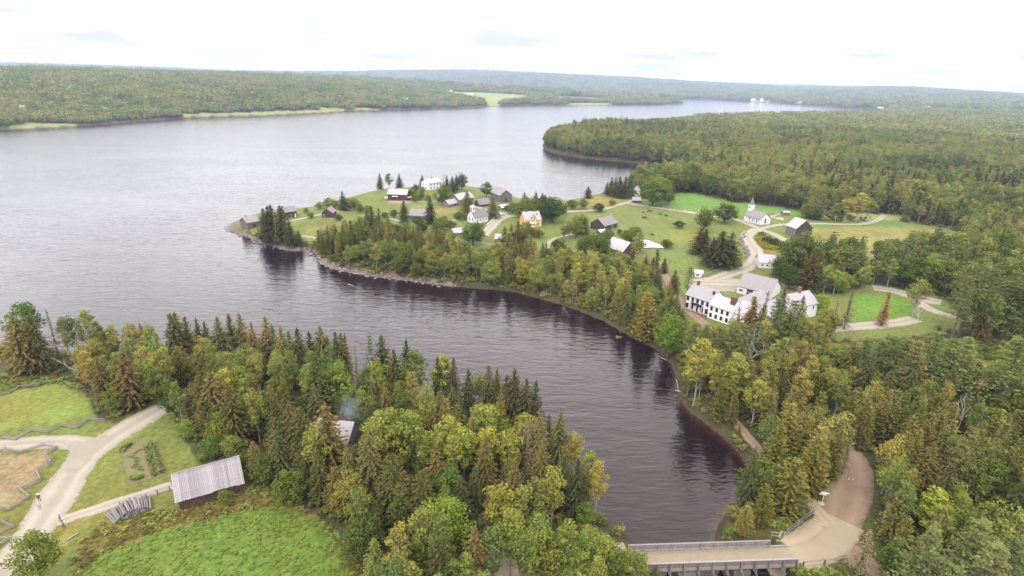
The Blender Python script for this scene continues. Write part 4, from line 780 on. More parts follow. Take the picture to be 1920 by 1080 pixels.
    hero(t[0], t[1], t[2], 0, t[5] * ({'spruce': 1.3, 'maple': 1.35, 'birch': 1.2, 'pine': 1.15}.get(t[0], 1) if t[4] < 560 else 1.08), t[6] or (1, 1, 1), t[7], base=(t[3], t[4]))

for t in [('maple', 745, 352, 770, 372), ('maple', 770, 350, 775, 370), ('maple', 785, 356, 788, 374), ('maple', 776, 362, 778, 379), ('maple', 800, 362, 802, 378), ('birch', 815, 358, 816, 378), ('maple', 828, 362, 830, 384), ('maple', 845, 358, 846, 380), ('maple', 792, 348, 792, 362), ('maple', 779, 345, 780, 358),
   ('spruce', 698, 386, 699, 446), ('spruce', 711, 390, 712, 444), ('spruce', 690, 394, 690, 440), ('maple', 737, 392, 738, 408), ('maple', 722, 396, 722, 410), ('maple', 782, 404, 784, 424), ('maple', 793, 418, 793, 436), ('maple', 745, 418, 746, 446), ('maple', 760, 414, 762, 444), ('maple', 830, 404, 832, 432), ('maple', 818, 414, 820, 440), ('maple', 843, 412, 845, 432),
   ('maple', 858, 396, 859, 412), ('maple', 870, 398, 871, 412), ('maple', 826, 432, 828, 470), ('maple', 846, 448, 848, 474), ('birch', 812, 436, 812, 476), ('birch', 780, 430, 782, 470), ('maple', 866, 452, 868, 480), ('spruce', 955, 420, 957, 480), ('spruce', 968, 414, 970, 482), ('maple', 982, 414, 984, 446), ('maple', 1000, 426, 1000, 444), ('maple', 1010, 428, 1010, 446), ('spruce', 945, 424, 946, 478), ('spruce', 980, 430, 982, 486),
   ('maple', 990, 368, 990, 398), ('maple', 1020, 366, 1022, 404), ('maple', 1048, 374, 1048, 404), ('maple', 960, 378, 961, 402), ('maple', 950, 384, 951, 396), ('maple', 1030, 384, 1032, 416), ('maple', 600, 378, 600, 392), ('maple', 628, 372, 628, 392), ('maple', 655, 372, 655, 394), ('maple', 675, 382, 675, 398), ('maple', 690, 384, 690, 398), ('maple', 574, 388, 574, 400),
   ('maple', 1085, 400, 1086, 436), ('maple', 1078, 412, 1080, 446), ('maple', 1100, 440, 1103, 488), ('maple', 1126, 444, 1128, 488), ('maple', 1128, 430, 1130, 470), ('maple', 1175, 430, 1176, 462), ('birch', 1195, 446, 1196, 480), ('maple', 1140, 428, 1141, 446), ('birch', 1056, 420, 1057, 452), ('birch', 1210, 340, 1212, 372), ('birch', 1230, 326, 1232, 370),
   ('birch', 1500, 428, 1503, 498), ('maple', 1515, 440, 1517, 500), ('birch', 1545, 436, 1548, 500), ('birch', 1565, 446, 1568, 508), ('maple', 1580, 440, 1583, 500), ('spruce', 1607, 442, 1608, 490), ('spruce', 1560, 452, 1562, 510), ('birch', 1640, 444, 1643, 500), ('maple', 1660, 440, 1664, 495), ('birch', 1690, 436, 1694, 495), ('maple', 1720, 425, 1725, 490), ('maple', 1750, 428, 1755, 495), ('birch', 1780, 430, 1786, 500), ('maple', 1850, 418, 1858, 500),
   ('birch', 1540, 490, 1543, 548), ('birch', 1560, 500, 1562, 552), ('maple', 1575, 505, 1577, 550), ('birch', 1612, 492, 1614, 545), ('birch', 1660, 480, 1662, 540), ('maple', 1690, 475, 1694, 540), ('birch', 1730, 470, 1735, 545), ('maple', 1765, 480, 1770, 550), ('birch', 1810, 470, 1816, 560), ('birch', 1860, 480, 1868, 575), ('birch', 1895, 470, 1904, 570)]:
    r_ = random.Random(t[1] * 7 + t[2]); sh = r_.uniform(.8, 1.15) if t[1] > 1480 else r_.uniform(.65, 1.0); hero(t[0], t[1], t[2], 0, 1.3 if t[4] < 560 else 1.1, (sh, sh * r_.uniform(.98, 1.12), sh * .85), None, base=(t[3], t[4]))

for t in [('birch', 1296, 598, 1292, 676), ('cedar', 1318, 606, 1315, 684), ('birch', 1334, 602, 1332, 690), ('maple', 1352, 612, 1350, 680), ('birch', 1376, 590, 1374, 672), ('cedar', 1410, 600, 1408, 680), ('birch', 1428, 590, 1426, 676), ('spruce', 1468, 585, 1466, 668), ('birch', 1012, 962, 1008, 1090), ('birch', 1062, 978, 1058, 1100), ('birch', 1096, 992, 1092, 1105),
   ('birch', 1128, 1004, 1124, 1112), ('birch', 1156, 1020, 1152, 1118), ('birch', 960, 950, 956, 1085), ('maple', 1040, 1010, 1036, 1098), ('birch', 985, 1000, 980, 1120), ('birch', 1085, 1030, 1080, 1140), ('maple', 1200, 1030, 1166, 1072)][:-1]:
    r_ = random.Random(t[1] * 3 + t[2]); sh = r_.uniform(.85, 1.15); hero(t[0], t[1], t[2], 0, 1.15, (sh, sh * 1.03, sh * .85), None, base=(t[3], t[4]))

for t in [('spruce', 1206, 338, 1207, 372), ('maple', 1183, 350, 1183, 372), ('pine', 1475, 560, 1472, 668), ('birch', 1505, 585, 1502, 668), ('maple', 1545, 570, 1546, 634), ('birch', 1525, 600, 1522, 672), ('spruce', 1418, 566, 1416, 664), ('birch', 1362, 596, 1360, 682)]:
    hero(t[0], t[1], t[2], 0, 1.15, (.9, .95, .8), None, base=(t[3], t[4]))
# ---- fill: each zone by the outline of where its trees stand (foot pixels) and a line their tops stay under
Z_NEAR = [(150, 690), (200, 682), (300, 696), (450, 708), (600, 731), (700, 757), (800, 775), (868, 792), (945, 822), (1025, 880), (1072, 936), (1105, 982), (1140, 1018), (1160, 1032), (1080, 1042),
          (1000, 1045), (985, 1062), (1190, 1075), (1200, 1320), (760, 1320), (700, 1110), (660, 1040), (618, 985), (560, 942), (475, 905), (455, 862), (392, 888), (372, 858), (345, 822), (322, 790), (345, 752), (300, 742), (255, 768), (215, 790), (190, 785), (175, 735)]
T_NEAR = [(0, 600), (150, 640), (200, 625), (300, 628), (430, 612), (520, 625), (640, 640), (760, 668), (850, 695), (900, 712), (1000, 730), (1050, 800), (1100, 860), (1140, 935), (1185, 1010), (1400, 1060)]
Z_RIGHT = [(1244, 668), (1266, 695), (1280, 750), (1330, 796), (1392, 848), (1408, 880), (1410, 905), (1395, 945), (1372, 985), (1440, 975), (1500, 945), (1520, 915), (1570, 880), (1560, 830), (1605, 840), (1632, 890), (1650, 960), (1668, 1050),
           (1720, 1320), (2700, 1320), (2400, 640), (2000, 622), (1890, 640), (1800, 640), (1700, 650), (1560, 655), (1450, 665), (1380, 655), (1330, 645), (1290, 640), (1260, 650)]
T_RIGHT = [(1240, 560), (1282, 600), (1345, 612), (1400, 605), (1450, 600), (1490, 620), (1530, 645), (1700, 636), (1760, 628), (1820, 640), (1860, 680), (2000, 650)]
Z_SLOPE = [(612, 493), (660, 505), (715, 515), (755, 520), (800, 527), (850, 533), (900, 537), (955, 541), (1000, 552), (1050, 566), (1085, 578), (1130, 596), (1178, 624), (1232, 650), (1285, 640), (1286, 608), (1240, 556), (1210, 512),
           (1150, 508), (1110, 500), (1060, 496), (1010, 490), (985, 484), (940, 470), (925, 480), (885, 486), (850, 482), (836, 462), (800, 452), (750, 446), (700, 440), (650, 436), (620, 446), (600, 456), (590, 462)]
T_SLOPE = [(580, 440), (605, 424), (640, 414), (690, 396), (720, 398), (745, 425), (800, 424), (840, 428), (870, 455), (905, 466), (925, 462), (945, 428), (985, 428), (1010, 455), (1060, 455), (1120, 440), (1160, 468), (1200, 490), (1240, 505), (1270, 545), (1290, 590)]
def fill(zone, tops, spacing, seed, extra=.7):
    rg = np.random.default_rng(seed); z = np.array(zone, float); w = plane(z[:, 0], z[:, 1], 5.0)[:, :2]; x0, y0 = w.min(0); x1, y1 = w.max(0)
    gx, gy = np.meshgrid(np.arange(x0, x1, spacing), np.arange(y0, y1, spacing)); gx = gx.ravel() + rg.uniform(-.48, .48, gx.size) * spacing; gy = gy.ravel() + rg.uniform(-.48, .48, gy.size) * spacing
    gz = H(gx, gy); u, v = proj(np.stack([gx, gy, gz], 1)); k = inpoly(u, v, zone) & (shore_d(gx, gy) > 1.2) & road_clear(gx, gy, extra) & (u > -150) & (u < 2120) & (v < 1290)
    for h_ in HERO:
        k &= np.hypot(gx - h_[1][0], gy - h_[1][1]) > spacing * (.55 if h_[0] != 'dead' else .4)
    k &= ~inpoly(u, v, CL_HOUSE); P = np.stack([gx, gy, gz], 1)[k]; return P
def top_cap(P, h, tops):
    t = np.array(tops, float); hh = np.array(h, float); tp = P.copy(); tp[:, 2] += hh; u, v = proj(tp); lim = np.interp(u, t[:, 0], t[:, 1]); _, vb = proj(P)
    return np.where(v < lim, hh * np.clip((vb - lim) / np.maximum(vb - v, 1), .12, 1), hh)
rg = np.random.default_rng(21)
def mixpick(P, mix, seed, sc=22):
    """species in drifts: noise over the place plus chance"""
    r = np.random.default_rng(seed); kinds = list(mix); wts = np.array([mix[k] for k in kinds], float); wts /= wts.sum()
    q = np.clip(.5 + (vnoise(P[:, 0], P[:, 1], sc, seed) - .5) * 1.5, 0, .999) * .62 + r.random(len(P)) * .38
    q = np.argsort(np.argsort(q)) / max(1, len(q)); return [kinds[int(np.searchsorted(np.cumsum(wts), a - 1e-9))] if a < 1 else kinds[-1] for a in q]
TINTS = [(1, 1, 1), (1.08, 1.0, .90), (.78, .86, .85), (1.12, 1.17, .95), (1.12, .98, .87), (.92, .97, .88)]
SHADE = ['olive', 'brownish', 'darker green', 'lighter green', 'rust-tinged', 'grey-green']
ZONES = [('in the front wood', Z_NEAR, T_NEAR, 4.6, {'spruce': .40, 'cedar': .08, 'maple': .14, 'birch': .38}, (8, 15), 101),
         ('on the bay bank', Z_RIGHT, T_RIGHT, 4.4, {'cedar': .32, 'birch': .26, 'maple': .12, 'spruce': .16, 'pine': .14}, (9, 16), 102),
         ('below the village', Z_SLOPE, T_SLOPE, 4.7, {'birch': .40, 'maple': .28, 'spruce': .20, 'cedar': .12}, (9, 15), 103)]
PLAN = []   # kind, point, height, width, colour, label, group
NOUN = {'spruce': 'spruce', 'cedar': 'cedar', 'birch': 'birch', 'maple': 'leafy tree', 'pine': 'pine', 'shrub': 'shrub', 'red_spruce': 'dead red spruce', 'bare_spruce': 'bare grey spruce', 'dead': 'bleached dead tree'}
ONAME = {'spruce': 'spruce_tree', 'cedar': 'cedar_tree', 'birch': 'birch_tree', 'maple': 'maple_tree', 'pine': 'pine_tree', 'shrub': 'shrub', 'red_spruce': 'dead_spruce', 'bare_spruce': 'bare_spruce', 'dead': 'dead_tree'}
for (kind, p, h, wf, c, lab) in HERO: PLAN.append([kind, p, h, wf, c, lab, None])
ALLN = [ (h_[1][0], h_[1][1]) for h_ in HERO]
for (where, zone, tops, spc, mix, hr, seed) in ZONES:
    P = fill(zone, tops, spc, seed); kinds = mixpick(P, mix, seed); r = np.random.default_rng(seed)
    h = r.uniform(hr[0], hr[1], len(P)) * np.array([1.2 if k == 'pine' else (.8 if k == 'maple' else 1.0) for k in kinds]); h = top_cap(P, h, tops)
    for p, k, hh in zip(P, kinds, h):
        if hh < 2.5: k = 'shrub'; hh = max(hh, 1.2)
        ti = r.integers(0, len(TINTS)); PLAN.append([k, p, hh, r.uniform(.85, 1.15), TINTS[ti], None, (where, SHADE[ti])])
BYLAB = {}
LANDMARKS = [(35, 690, 'the bright maple at the left edge'), (165, 690, 'the bleached dead trees'), (230, 780, 'the big brown spruce by the fence'), (330, 790, 'the farm road bend'), (430, 720, 'the tall dark lakeside spruce'), (560, 730, 'the light olive lakeside spruces'),
  (650, 740, 'the rust red dead spruce'), (640, 820, 'the half-hidden white roof'), (770, 770, 'the broad olive birch'), (850, 800, 'the pair of dark slender spruces'), (980, 830, 'the dark spruce cluster'), (1060, 900, 'the light waterside spruce'), (1080, 1030, 'the bridge approach'),
  (385, 900, 'the grey-roofed barn'), (560, 900, 'the meadow corner'), (700, 1000, 'the young bright spruce'), (840, 1000, 'the bright green broadleaf tree'), (467, 425, 'the grey shed on the point'), (515, 455, 'the tall point spruces'), (546, 405, 'the dark cottage with chimney'), (619, 400, 'the small dark shed'),
  (744, 365, 'the red-brown shore barn'), (812, 350, 'the white farmhouse'), (865, 375, 'the grey farmhouse'), (940, 370, 'the tall grey barn'), (785, 402, 'the low grey-roofed building'), (897, 410, 'the belfry church'), (998, 412, 'the yellow house'), (1055, 385, 'the shore lane'), (1140, 425, 'the grey pasture barn'),
  (1175, 480, 'the dark red barn'), (1100, 500, 'the massive dark tree'), (1195, 365, 'the white shore cottage'), (1225, 460, 'the white pond'), (1315, 450, 'the pasture spruces'), (1350, 490, 'the broad dark spruce pair'), (1415, 412, 'the spired church'), (1495, 430, 'the old tall barn'), (1590, 410, 'the field track'),
  (1440, 490, 'the low white building'), (1305, 580, 'the inn front'), (1400, 590, 'the inn roofs'), (1510, 580, 'the inn right wing'), (1575, 605, 'the silver car'), (1710, 580, 'the flat-topped pale birch'), (1400, 690, 'the forked white dead tree'), (1250, 680, 'the bay shore'), (1440, 760, 'the hidden dirt road'), (1650, 740, 'the dark pine below the car park'),
  (1860, 800, 'the largest spreading pine'), (1850, 640, 'the right-hand pines'), (1470, 960, 'the large cedar by the signpost'), (1600, 880, 'the brown road'), (1740, 1000, 'the leaning yellow birch'), (1630, 1060, 'the lower road fork'), (60, 1080, 'the road at lower left')]
# nearest of each kind become trees of their own, the rest go to the stuff wood
COUNT = {}; REST = []; order = sorted(range(len(PLAN)), key=lambda i: (PLAN[i][6] is not None, np.hypot(PLAN[i][1][0], PLAN[i][1][1])))
BASEC = {}
prng = random.Random(5)
LABELED = {}
def region(u, v):
    vs = 'low' if v > 900 else ('lower middle' if v > 700 else ('middle' if v > 560 else 'upper middle'))
    hs = ['far left', 'left', 'mid left', 'centre left', 'centre', 'centre right', 'mid right', 'right', 'far right'][int(min(8, max(0, u // 213)))]
    return hs, vs
for i in order:
    kind, p, h, wf, c, lab, grp = PLAN[i]; COUNT[kind] = COUNT.get(kind, 0) + 1
    if COUNT[kind] > 290: REST.append((kind, p, h)); continue
    cm, tm, H0 = prng.choice(PROTO[kind]); on = ONAME[kind]
    root = empty(on, p - np.array([0, 0, .1]), prng.uniform(0, 6.28)); s = h / H0
    if wf == 0: wf = 1.0
    elif grp is None and i < 200: pass
    w = s * wf * (1.0 if s > .8 else min(1.35, (1 / s) ** .35))
    root.scale = (w, w, s)
    if cm is not None:
        cr = link('crown', cm, root); cr.color = (c[0], c[1], c[2], 1); cr['kind'] = 'stuff'
    link('trunk', tm, root)
    if lab is None:
        u0, v0 = proj(p); u0 = float(u0); v0 = float(v0); hs, vs = region(u0, v0); size = 'small' if h < 8 else ('tall' if h > 13 else 'medium-sized')
        if grp: lab = f'{size} {grp[1]} {NOUN[kind]} {grp[0]}, {vs} {hs} of the photo'
        else:
            sh = 'dark' if sum(c) < 2.5 else ('pale' if sum(c) > 3.3 else ('brownish' if c[0] > c[1] * 1.15 else 'green'))
            if kind in ('bare_spruce', 'dead', 'red_spruce'): sh = ''
            k = min(range(len(LANDMARKS)), key=lambda q: (LANDMARKS[q][0] - u0) ** 2 + 4 * (LANDMARKS[q][1] - v0) ** 2); L = LANDMARKS[k]; ex, ey = u0 - L[0], v0 - L[1]
            side = ('left of ' if ex < 0 else 'right of ') if abs(ex) > 1.5 * abs(ey) else ('behind ' if ey < 0 else 'in front of ')
            lab = ' '.join(f'{size} {sh} {NOUN[kind]} {side}{L[2]}'.split())
        BYLAB.setdefault(lab, []).append((u0, root)); tag(root, lab, 'tree')
    else: tag(root, lab, 'shrub' if 'shrub' in lab or 'bush' in lab else 'tree')
ORD = ['second', 'third', 'fourth', 'fifth']
for lab, ls in BYLAB.items():
    ls.sort(key=lambda a: a[0]); n = len(ls)
    for k, (u_, r_) in enumerate(ls):
        if n == 1: r_['label'] = lab
        elif n <= 4: r_['label'] = (('leftmost ' if k == 0 else ('rightmost ' if k == n - 1 else ORD[k - 1] + ' from left: ')) + lab).replace(' of the photo', '')
        else: r_['group'] = lab

# ---- the woods behind: real trees set out singly up to a kilometre, then small squares of wood
rg = np.random.default_rng(77)
def land_grid(r0, r1, half, spc, seed):
    rg = np.random.default_rng(seed); m = r1 * 1.0
    gx, gy = np.meshgrid(np.arange(-r1 * math.sin(R(half)), r1 * math.sin(R(half)), spc), np.arange(0, r1, spc)); gx = gx.ravel() + rg.uniform(-.45, .45, gx.size) * spc; gy = gy.ravel() + rg.uniform(-.45, .45, gy.size) * spc
    r = np.hypot(gx, gy); k = (r > r0) & (r < r1) & (np.abs(np.arctan2(gx, gy)) < R(half)); return gx[k], gy[k]
gx, gy = land_grid(95, 1150, 50, 5.6, 5)
sd = shore_d(gx, gy); k = sd > 1.5; gx, gy, sd = gx[k], gy[k], sd[k]
gz = HG(gx, gy); u, v = proj(np.stack([gx, gy, gz], 1))
k = ~inpoly(u, v, CL_NEAR) & ~inpoly(u, v, CL_VILLAGE) & ~inpoly(u, v, CL_BRIDGE) & ~inpoly(u, v, CL_ABUT) & ~inpoly(u, v, CL_FARR) & ~inpoly(u, v, Z_NEAR) & ~inpoly(u, v, Z_RIGHT) & ~inpoly(u, v, Z_SLOPE) & (v < 720) & (u > 200) & road_clear(gx, gy, 2.5)
k &= ~((u < 1180) & (v > 318)) & ~((u > 1235) & (u < 1545) & (v > 585) & (v < 690)) & ~((u > 1500) & (u < 1770) & (v > 610) & (v < 700)) & ~((u > 1250) & (u < 1300) & (v > 520) & (v < 600)) & ~inpoly(u, v, CL_FAR[0]); P = np.stack([gx, gy, gz], 1)[k]; u, v = u[k], v[k]
kinds = mixpick(P, {'spruce': .11, 'birch': .40, 'maple': .38, 'cedar': .09, 'pine': .02}, 9, 60); order_k = ['spruce', 'cedar', 'birch', 'maple', 'pine']; protos = []; off = {}
for kk in order_k: off[kk] = len(protos); protos += MID[kk]
sc = rg.uniform(.7, 1.35, len(P)) * (.85 + .35 * vnoise(P[:, 0], P[:, 1], 45, 6)); edge_low = (v > 400) & (v < 560) & (u > 1500); sc = np.where(edge_low, sc * .8, sc)
idx = np.array([off[a] + int(b * len(MID[a])) for a, b in zip(kinds, rg.random(len(P)))])
if REST:
    P = np.vstack([P, [r_[1] for r_ in REST]]); sc = np.r_[sc, [r_[2] / 14 for r_ in REST]]; idx = np.r_[idx, [off.get(r_[0], 0) for r_ in REST]]
P[:, 2] -= .15; scatter('forest', protos, P, sc, rg.random(len(P)) * 6.28, idx, 'mixed wood of birch, spruce and maple beyond the village and on the headland')
tag(bpy.data.objects['forest'], cat='forest')
print('TREES', COUNT, 'forest', len(P))
Q = []; Sc = []
for (r0, r1, spc, s0) in ((560, 1500, 17, .8), (1500, 3200, 24, 1.0), (3200, 8200, 62, 2.1)):
    gx, gy = land_grid(r0, r1, 48, spc, int(r0)); sd = shore_d(gx, gy); az = np.arctan2(gx, gy); r = np.hypot(gx, gy)
    k = (sd > 12 * s0) & ~((r < 1150) & (az > np.interp(0, [0], [0.02])))
    gx, gy = gx[k], gy[k]; gz = HG(gx, gy); p = np.stack([gx, gy, gz], 1); u, v = proj(p)
    k = np.ones(len(gx), bool)
    for c in CL_FAR: k &= ~inpoly(u, v, c)
    k &= (v < 330)
    Q.append(p[k]); Sc.append(rg.uniform(.75, 1.25, k.sum()) * s0)
Q = np.vstack(Q); Sc = np.concatenate(Sc); Q[:, 2] -= .5
scatter('far_forest', PATCH, Q, Sc, rg.random(len(Q)) * 6.28, rg.integers(0, len(PATCH), len(Q)), 'hazy forest on the far shores and hills beyond the lake'); tag(bpy.data.objects['far_forest'], cat='forest')
print('patches', len(Q))
# shoreline fringe + undergrowth
def cloud_obj(name, mat, r, h, n, leaf, seed):
    g = np.random.default_rng(seed); q, f, s, cl = cloudcrown(g, h, r, 0, 7, n, leaf, rc=.5, flat=.7); return bpy.data.objects.new(name, np_mesh(name, q, f, [mat], attr={'spray': ('FACE', s)}))
BUSH = [cloud_obj('bush_clump', 'maple_leaves', 1.3, 1.9, 26, .4, 1), cloud_obj('bush_clump', 'birch_leaves', 1.2, 1.5, 26, .36, 2), cloud_obj('bush_clump', 'cedar_leaves', 1.2, 2.4, 26, .4, 3)]
gx, gy = land_grid(60, 420, 52, 2.2, 31); sd = shore_d(gx, gy); k = (sd > .8); gx, gy, sd = gx[k], gy[k], sd[k]; gz = HG(gx, gy); u, v = proj(np.stack([gx, gy, gz], 1))
inw = inpoly(u, v, Z_NEAR) | inpoly(u, v, Z_RIGHT) | inpoly(u, v, Z_SLOPE); openl = inpoly(u, v, CL_NEAR) | inpoly(u, v, CL_VILLAGE) | inpoly(u, v, CL_BRIDGE) | inpoly(u, v, CL_ABUT)
grav = inpoly(u, v, [(425, 400), (480, 400), (600, 470), (640, 494), (700, 505), (765, 516), (765, 540), (600, 520), (420, 450)])
fr = (sd < 8) & ~openl & (sd > .8) & ~(grav & (sd < 5)); k = (inw & (rg.random(len(gx)) < .42)) | (fr & (rg.random(len(gx)) < .85)) | (~openl & (v > 350) & (rg.random(len(gx)) < .3)); k &= road_clear(gx, gy, 1.5) & ~inpoly(u, v, CL_HOUSE)

P = np.stack([gx, gy, gz - .1], 1)[k]; scatter('undergrowth', BUSH, P, rg.uniform(.5, 1.25, len(P)), rg.random(len(P)) * 6.28, rg.integers(0, 3, len(P)), 'low bushes under the trees and along the banks'); tag(bpy.data.objects['undergrowth'], cat='bushes')
# meadow weeds
def tuft(name, mat, seed, r=.45, h=.35, n=16, leaf=.30):
    g = np.random.default_rng(seed); V = []; A = []; B = []
    for i in range(n):
        a = g.random() * 6.28; d = g.random() * r; V.append((math.cos(a) * d, math.sin(a) * d, g.random() * h)); q = rdir(g, 1)[0]; q[2] = abs(q[2]) * .5
        A.append(q * leaf * g.uniform(.5, 1)); B.append(np.cross(q, (0, 0, 1)) * leaf * .7)
    q, f, s = leaves_to(V, A, B, g.random(n)); return bpy.data.objects.new(name, np_mesh(name, q, f, [mat], attr={'spray': ('FACE', s)}))
def meadow(name, poly, spc, protos, seed, lab, cat, smin=.6, smax=1.3, dens=1.0, clump=9):
    g = np.random.default_rng(seed); z = np.array(poly, float); w = plane(z[:, 0], z[:, 1], 5.0)[:, :2]; x0, y0 = w.min(0); x1, y1 = w.max(0)
    X, Y = np.meshgrid(np.arange(x0, x1, spc), np.arange(y0, y1, spc)); X = X.ravel() + g.uniform(-.5, .5, X.size) * spc; Y = Y.ravel() + g.uniform(-.5, .5, Y.size) * spc
    Z = HG(X, Y); u, v = proj(np.stack([X, Y, Z], 1)); k = inpoly(u, v, poly) & (v < 1180) & (u > -60) & (g.random(len(X)) < dens * (.35 + .9 * vnoise(X, Y, clump, seed))) & road_clear(X, Y, .3)
    P = np.stack([X, Y, Z], 1)[k]; scatter(name, protos, P, g.uniform(smin, smax, len(P)), g.random(len(P)) * 6.28, g.integers(0, len(protos), len(P)), lab); tag(bpy.data.objects[name], cat=cat); return len(P)
WD = [tuft('weed_tuft', 'weed_leaves', i) for i in range(4)]; RU = [tuft('weed_tuft', 'rust_weeds', i, h=.6, leaf=.22) for i in range(2)] + [tuft('weed_tuft', 'weed_leaves', 9, h=.5)]
GO = [tuft('weed_tuft', 'goldenrod', i, h=.9, leaf=.35) for i in range(3)]; DG = [tuft('plant_tuft', 'pine_needles', i, r=.4, h=.6, leaf=.28, n=22) for i in range(2)]
n1 = meadow('meadow_weeds', MEADOW, .62, WD, 1, 'bright green leafy weeds covering the front meadow', 'weeds', dens=.62, clump=3, smin=.4, smax=.85)
meadow('rough_weeds', [(130, 1062), (150, 1015), (205, 975), (285, 960), (350, 955), (450, 925), (480, 905), (560, 942), (618, 985), (660, 1045), (705, 1110), (668, 1100), (600, 975), (520, 945), (430, 965), (330, 985), (240, 1015), (180, 1045), (150, 1110)], .7, RU, 2, 'rust-brown tall weeds along the top of the meadow', 'weeds')
meadow('verge_weeds', [(0, 700), (100, 705), (160, 715), (160, 735), (110, 718), (0, 738), (-60, 745)], .8, RU + WD, 3, 'rough weeds behind the upper rail fence', 'weeds', smax=1.8)
meadow('goldenrod', [(1412, 448), (1428, 444), (1448, 462), (1472, 468), (1472, 478), (1430, 476), (1422, 468)], .9, GO, 4, 'yellow goldenrod patch beside the winding village road', 'flowers', smax=1.6, dens=1.4)
meadow('bank_weeds', [(1352, 1024), (1360, 995), (1420, 985), (1490, 965), (1522, 958), (1500, 985), (1450, 1018), (1400, 1024)], .55, RU + WD, 5, 'green and rusty weeds on the bank beside the bridge', 'weeds', smax=1.5)
meadow('scrub_weeds', CL_FARR, 1.2, WD, 6, 'bright green scrub beneath the pines at the right edge', 'weeds', smin=1.0, smax=1.8)
meadow('roadside_weeds', [(1470, 1068), (1580, 1056), (1630, 1060), (1670, 1130), (1470, 1150)], .8, RU + WD, 7, 'weeds below the lower fence near the bridge', 'weeds', smax=1.8)
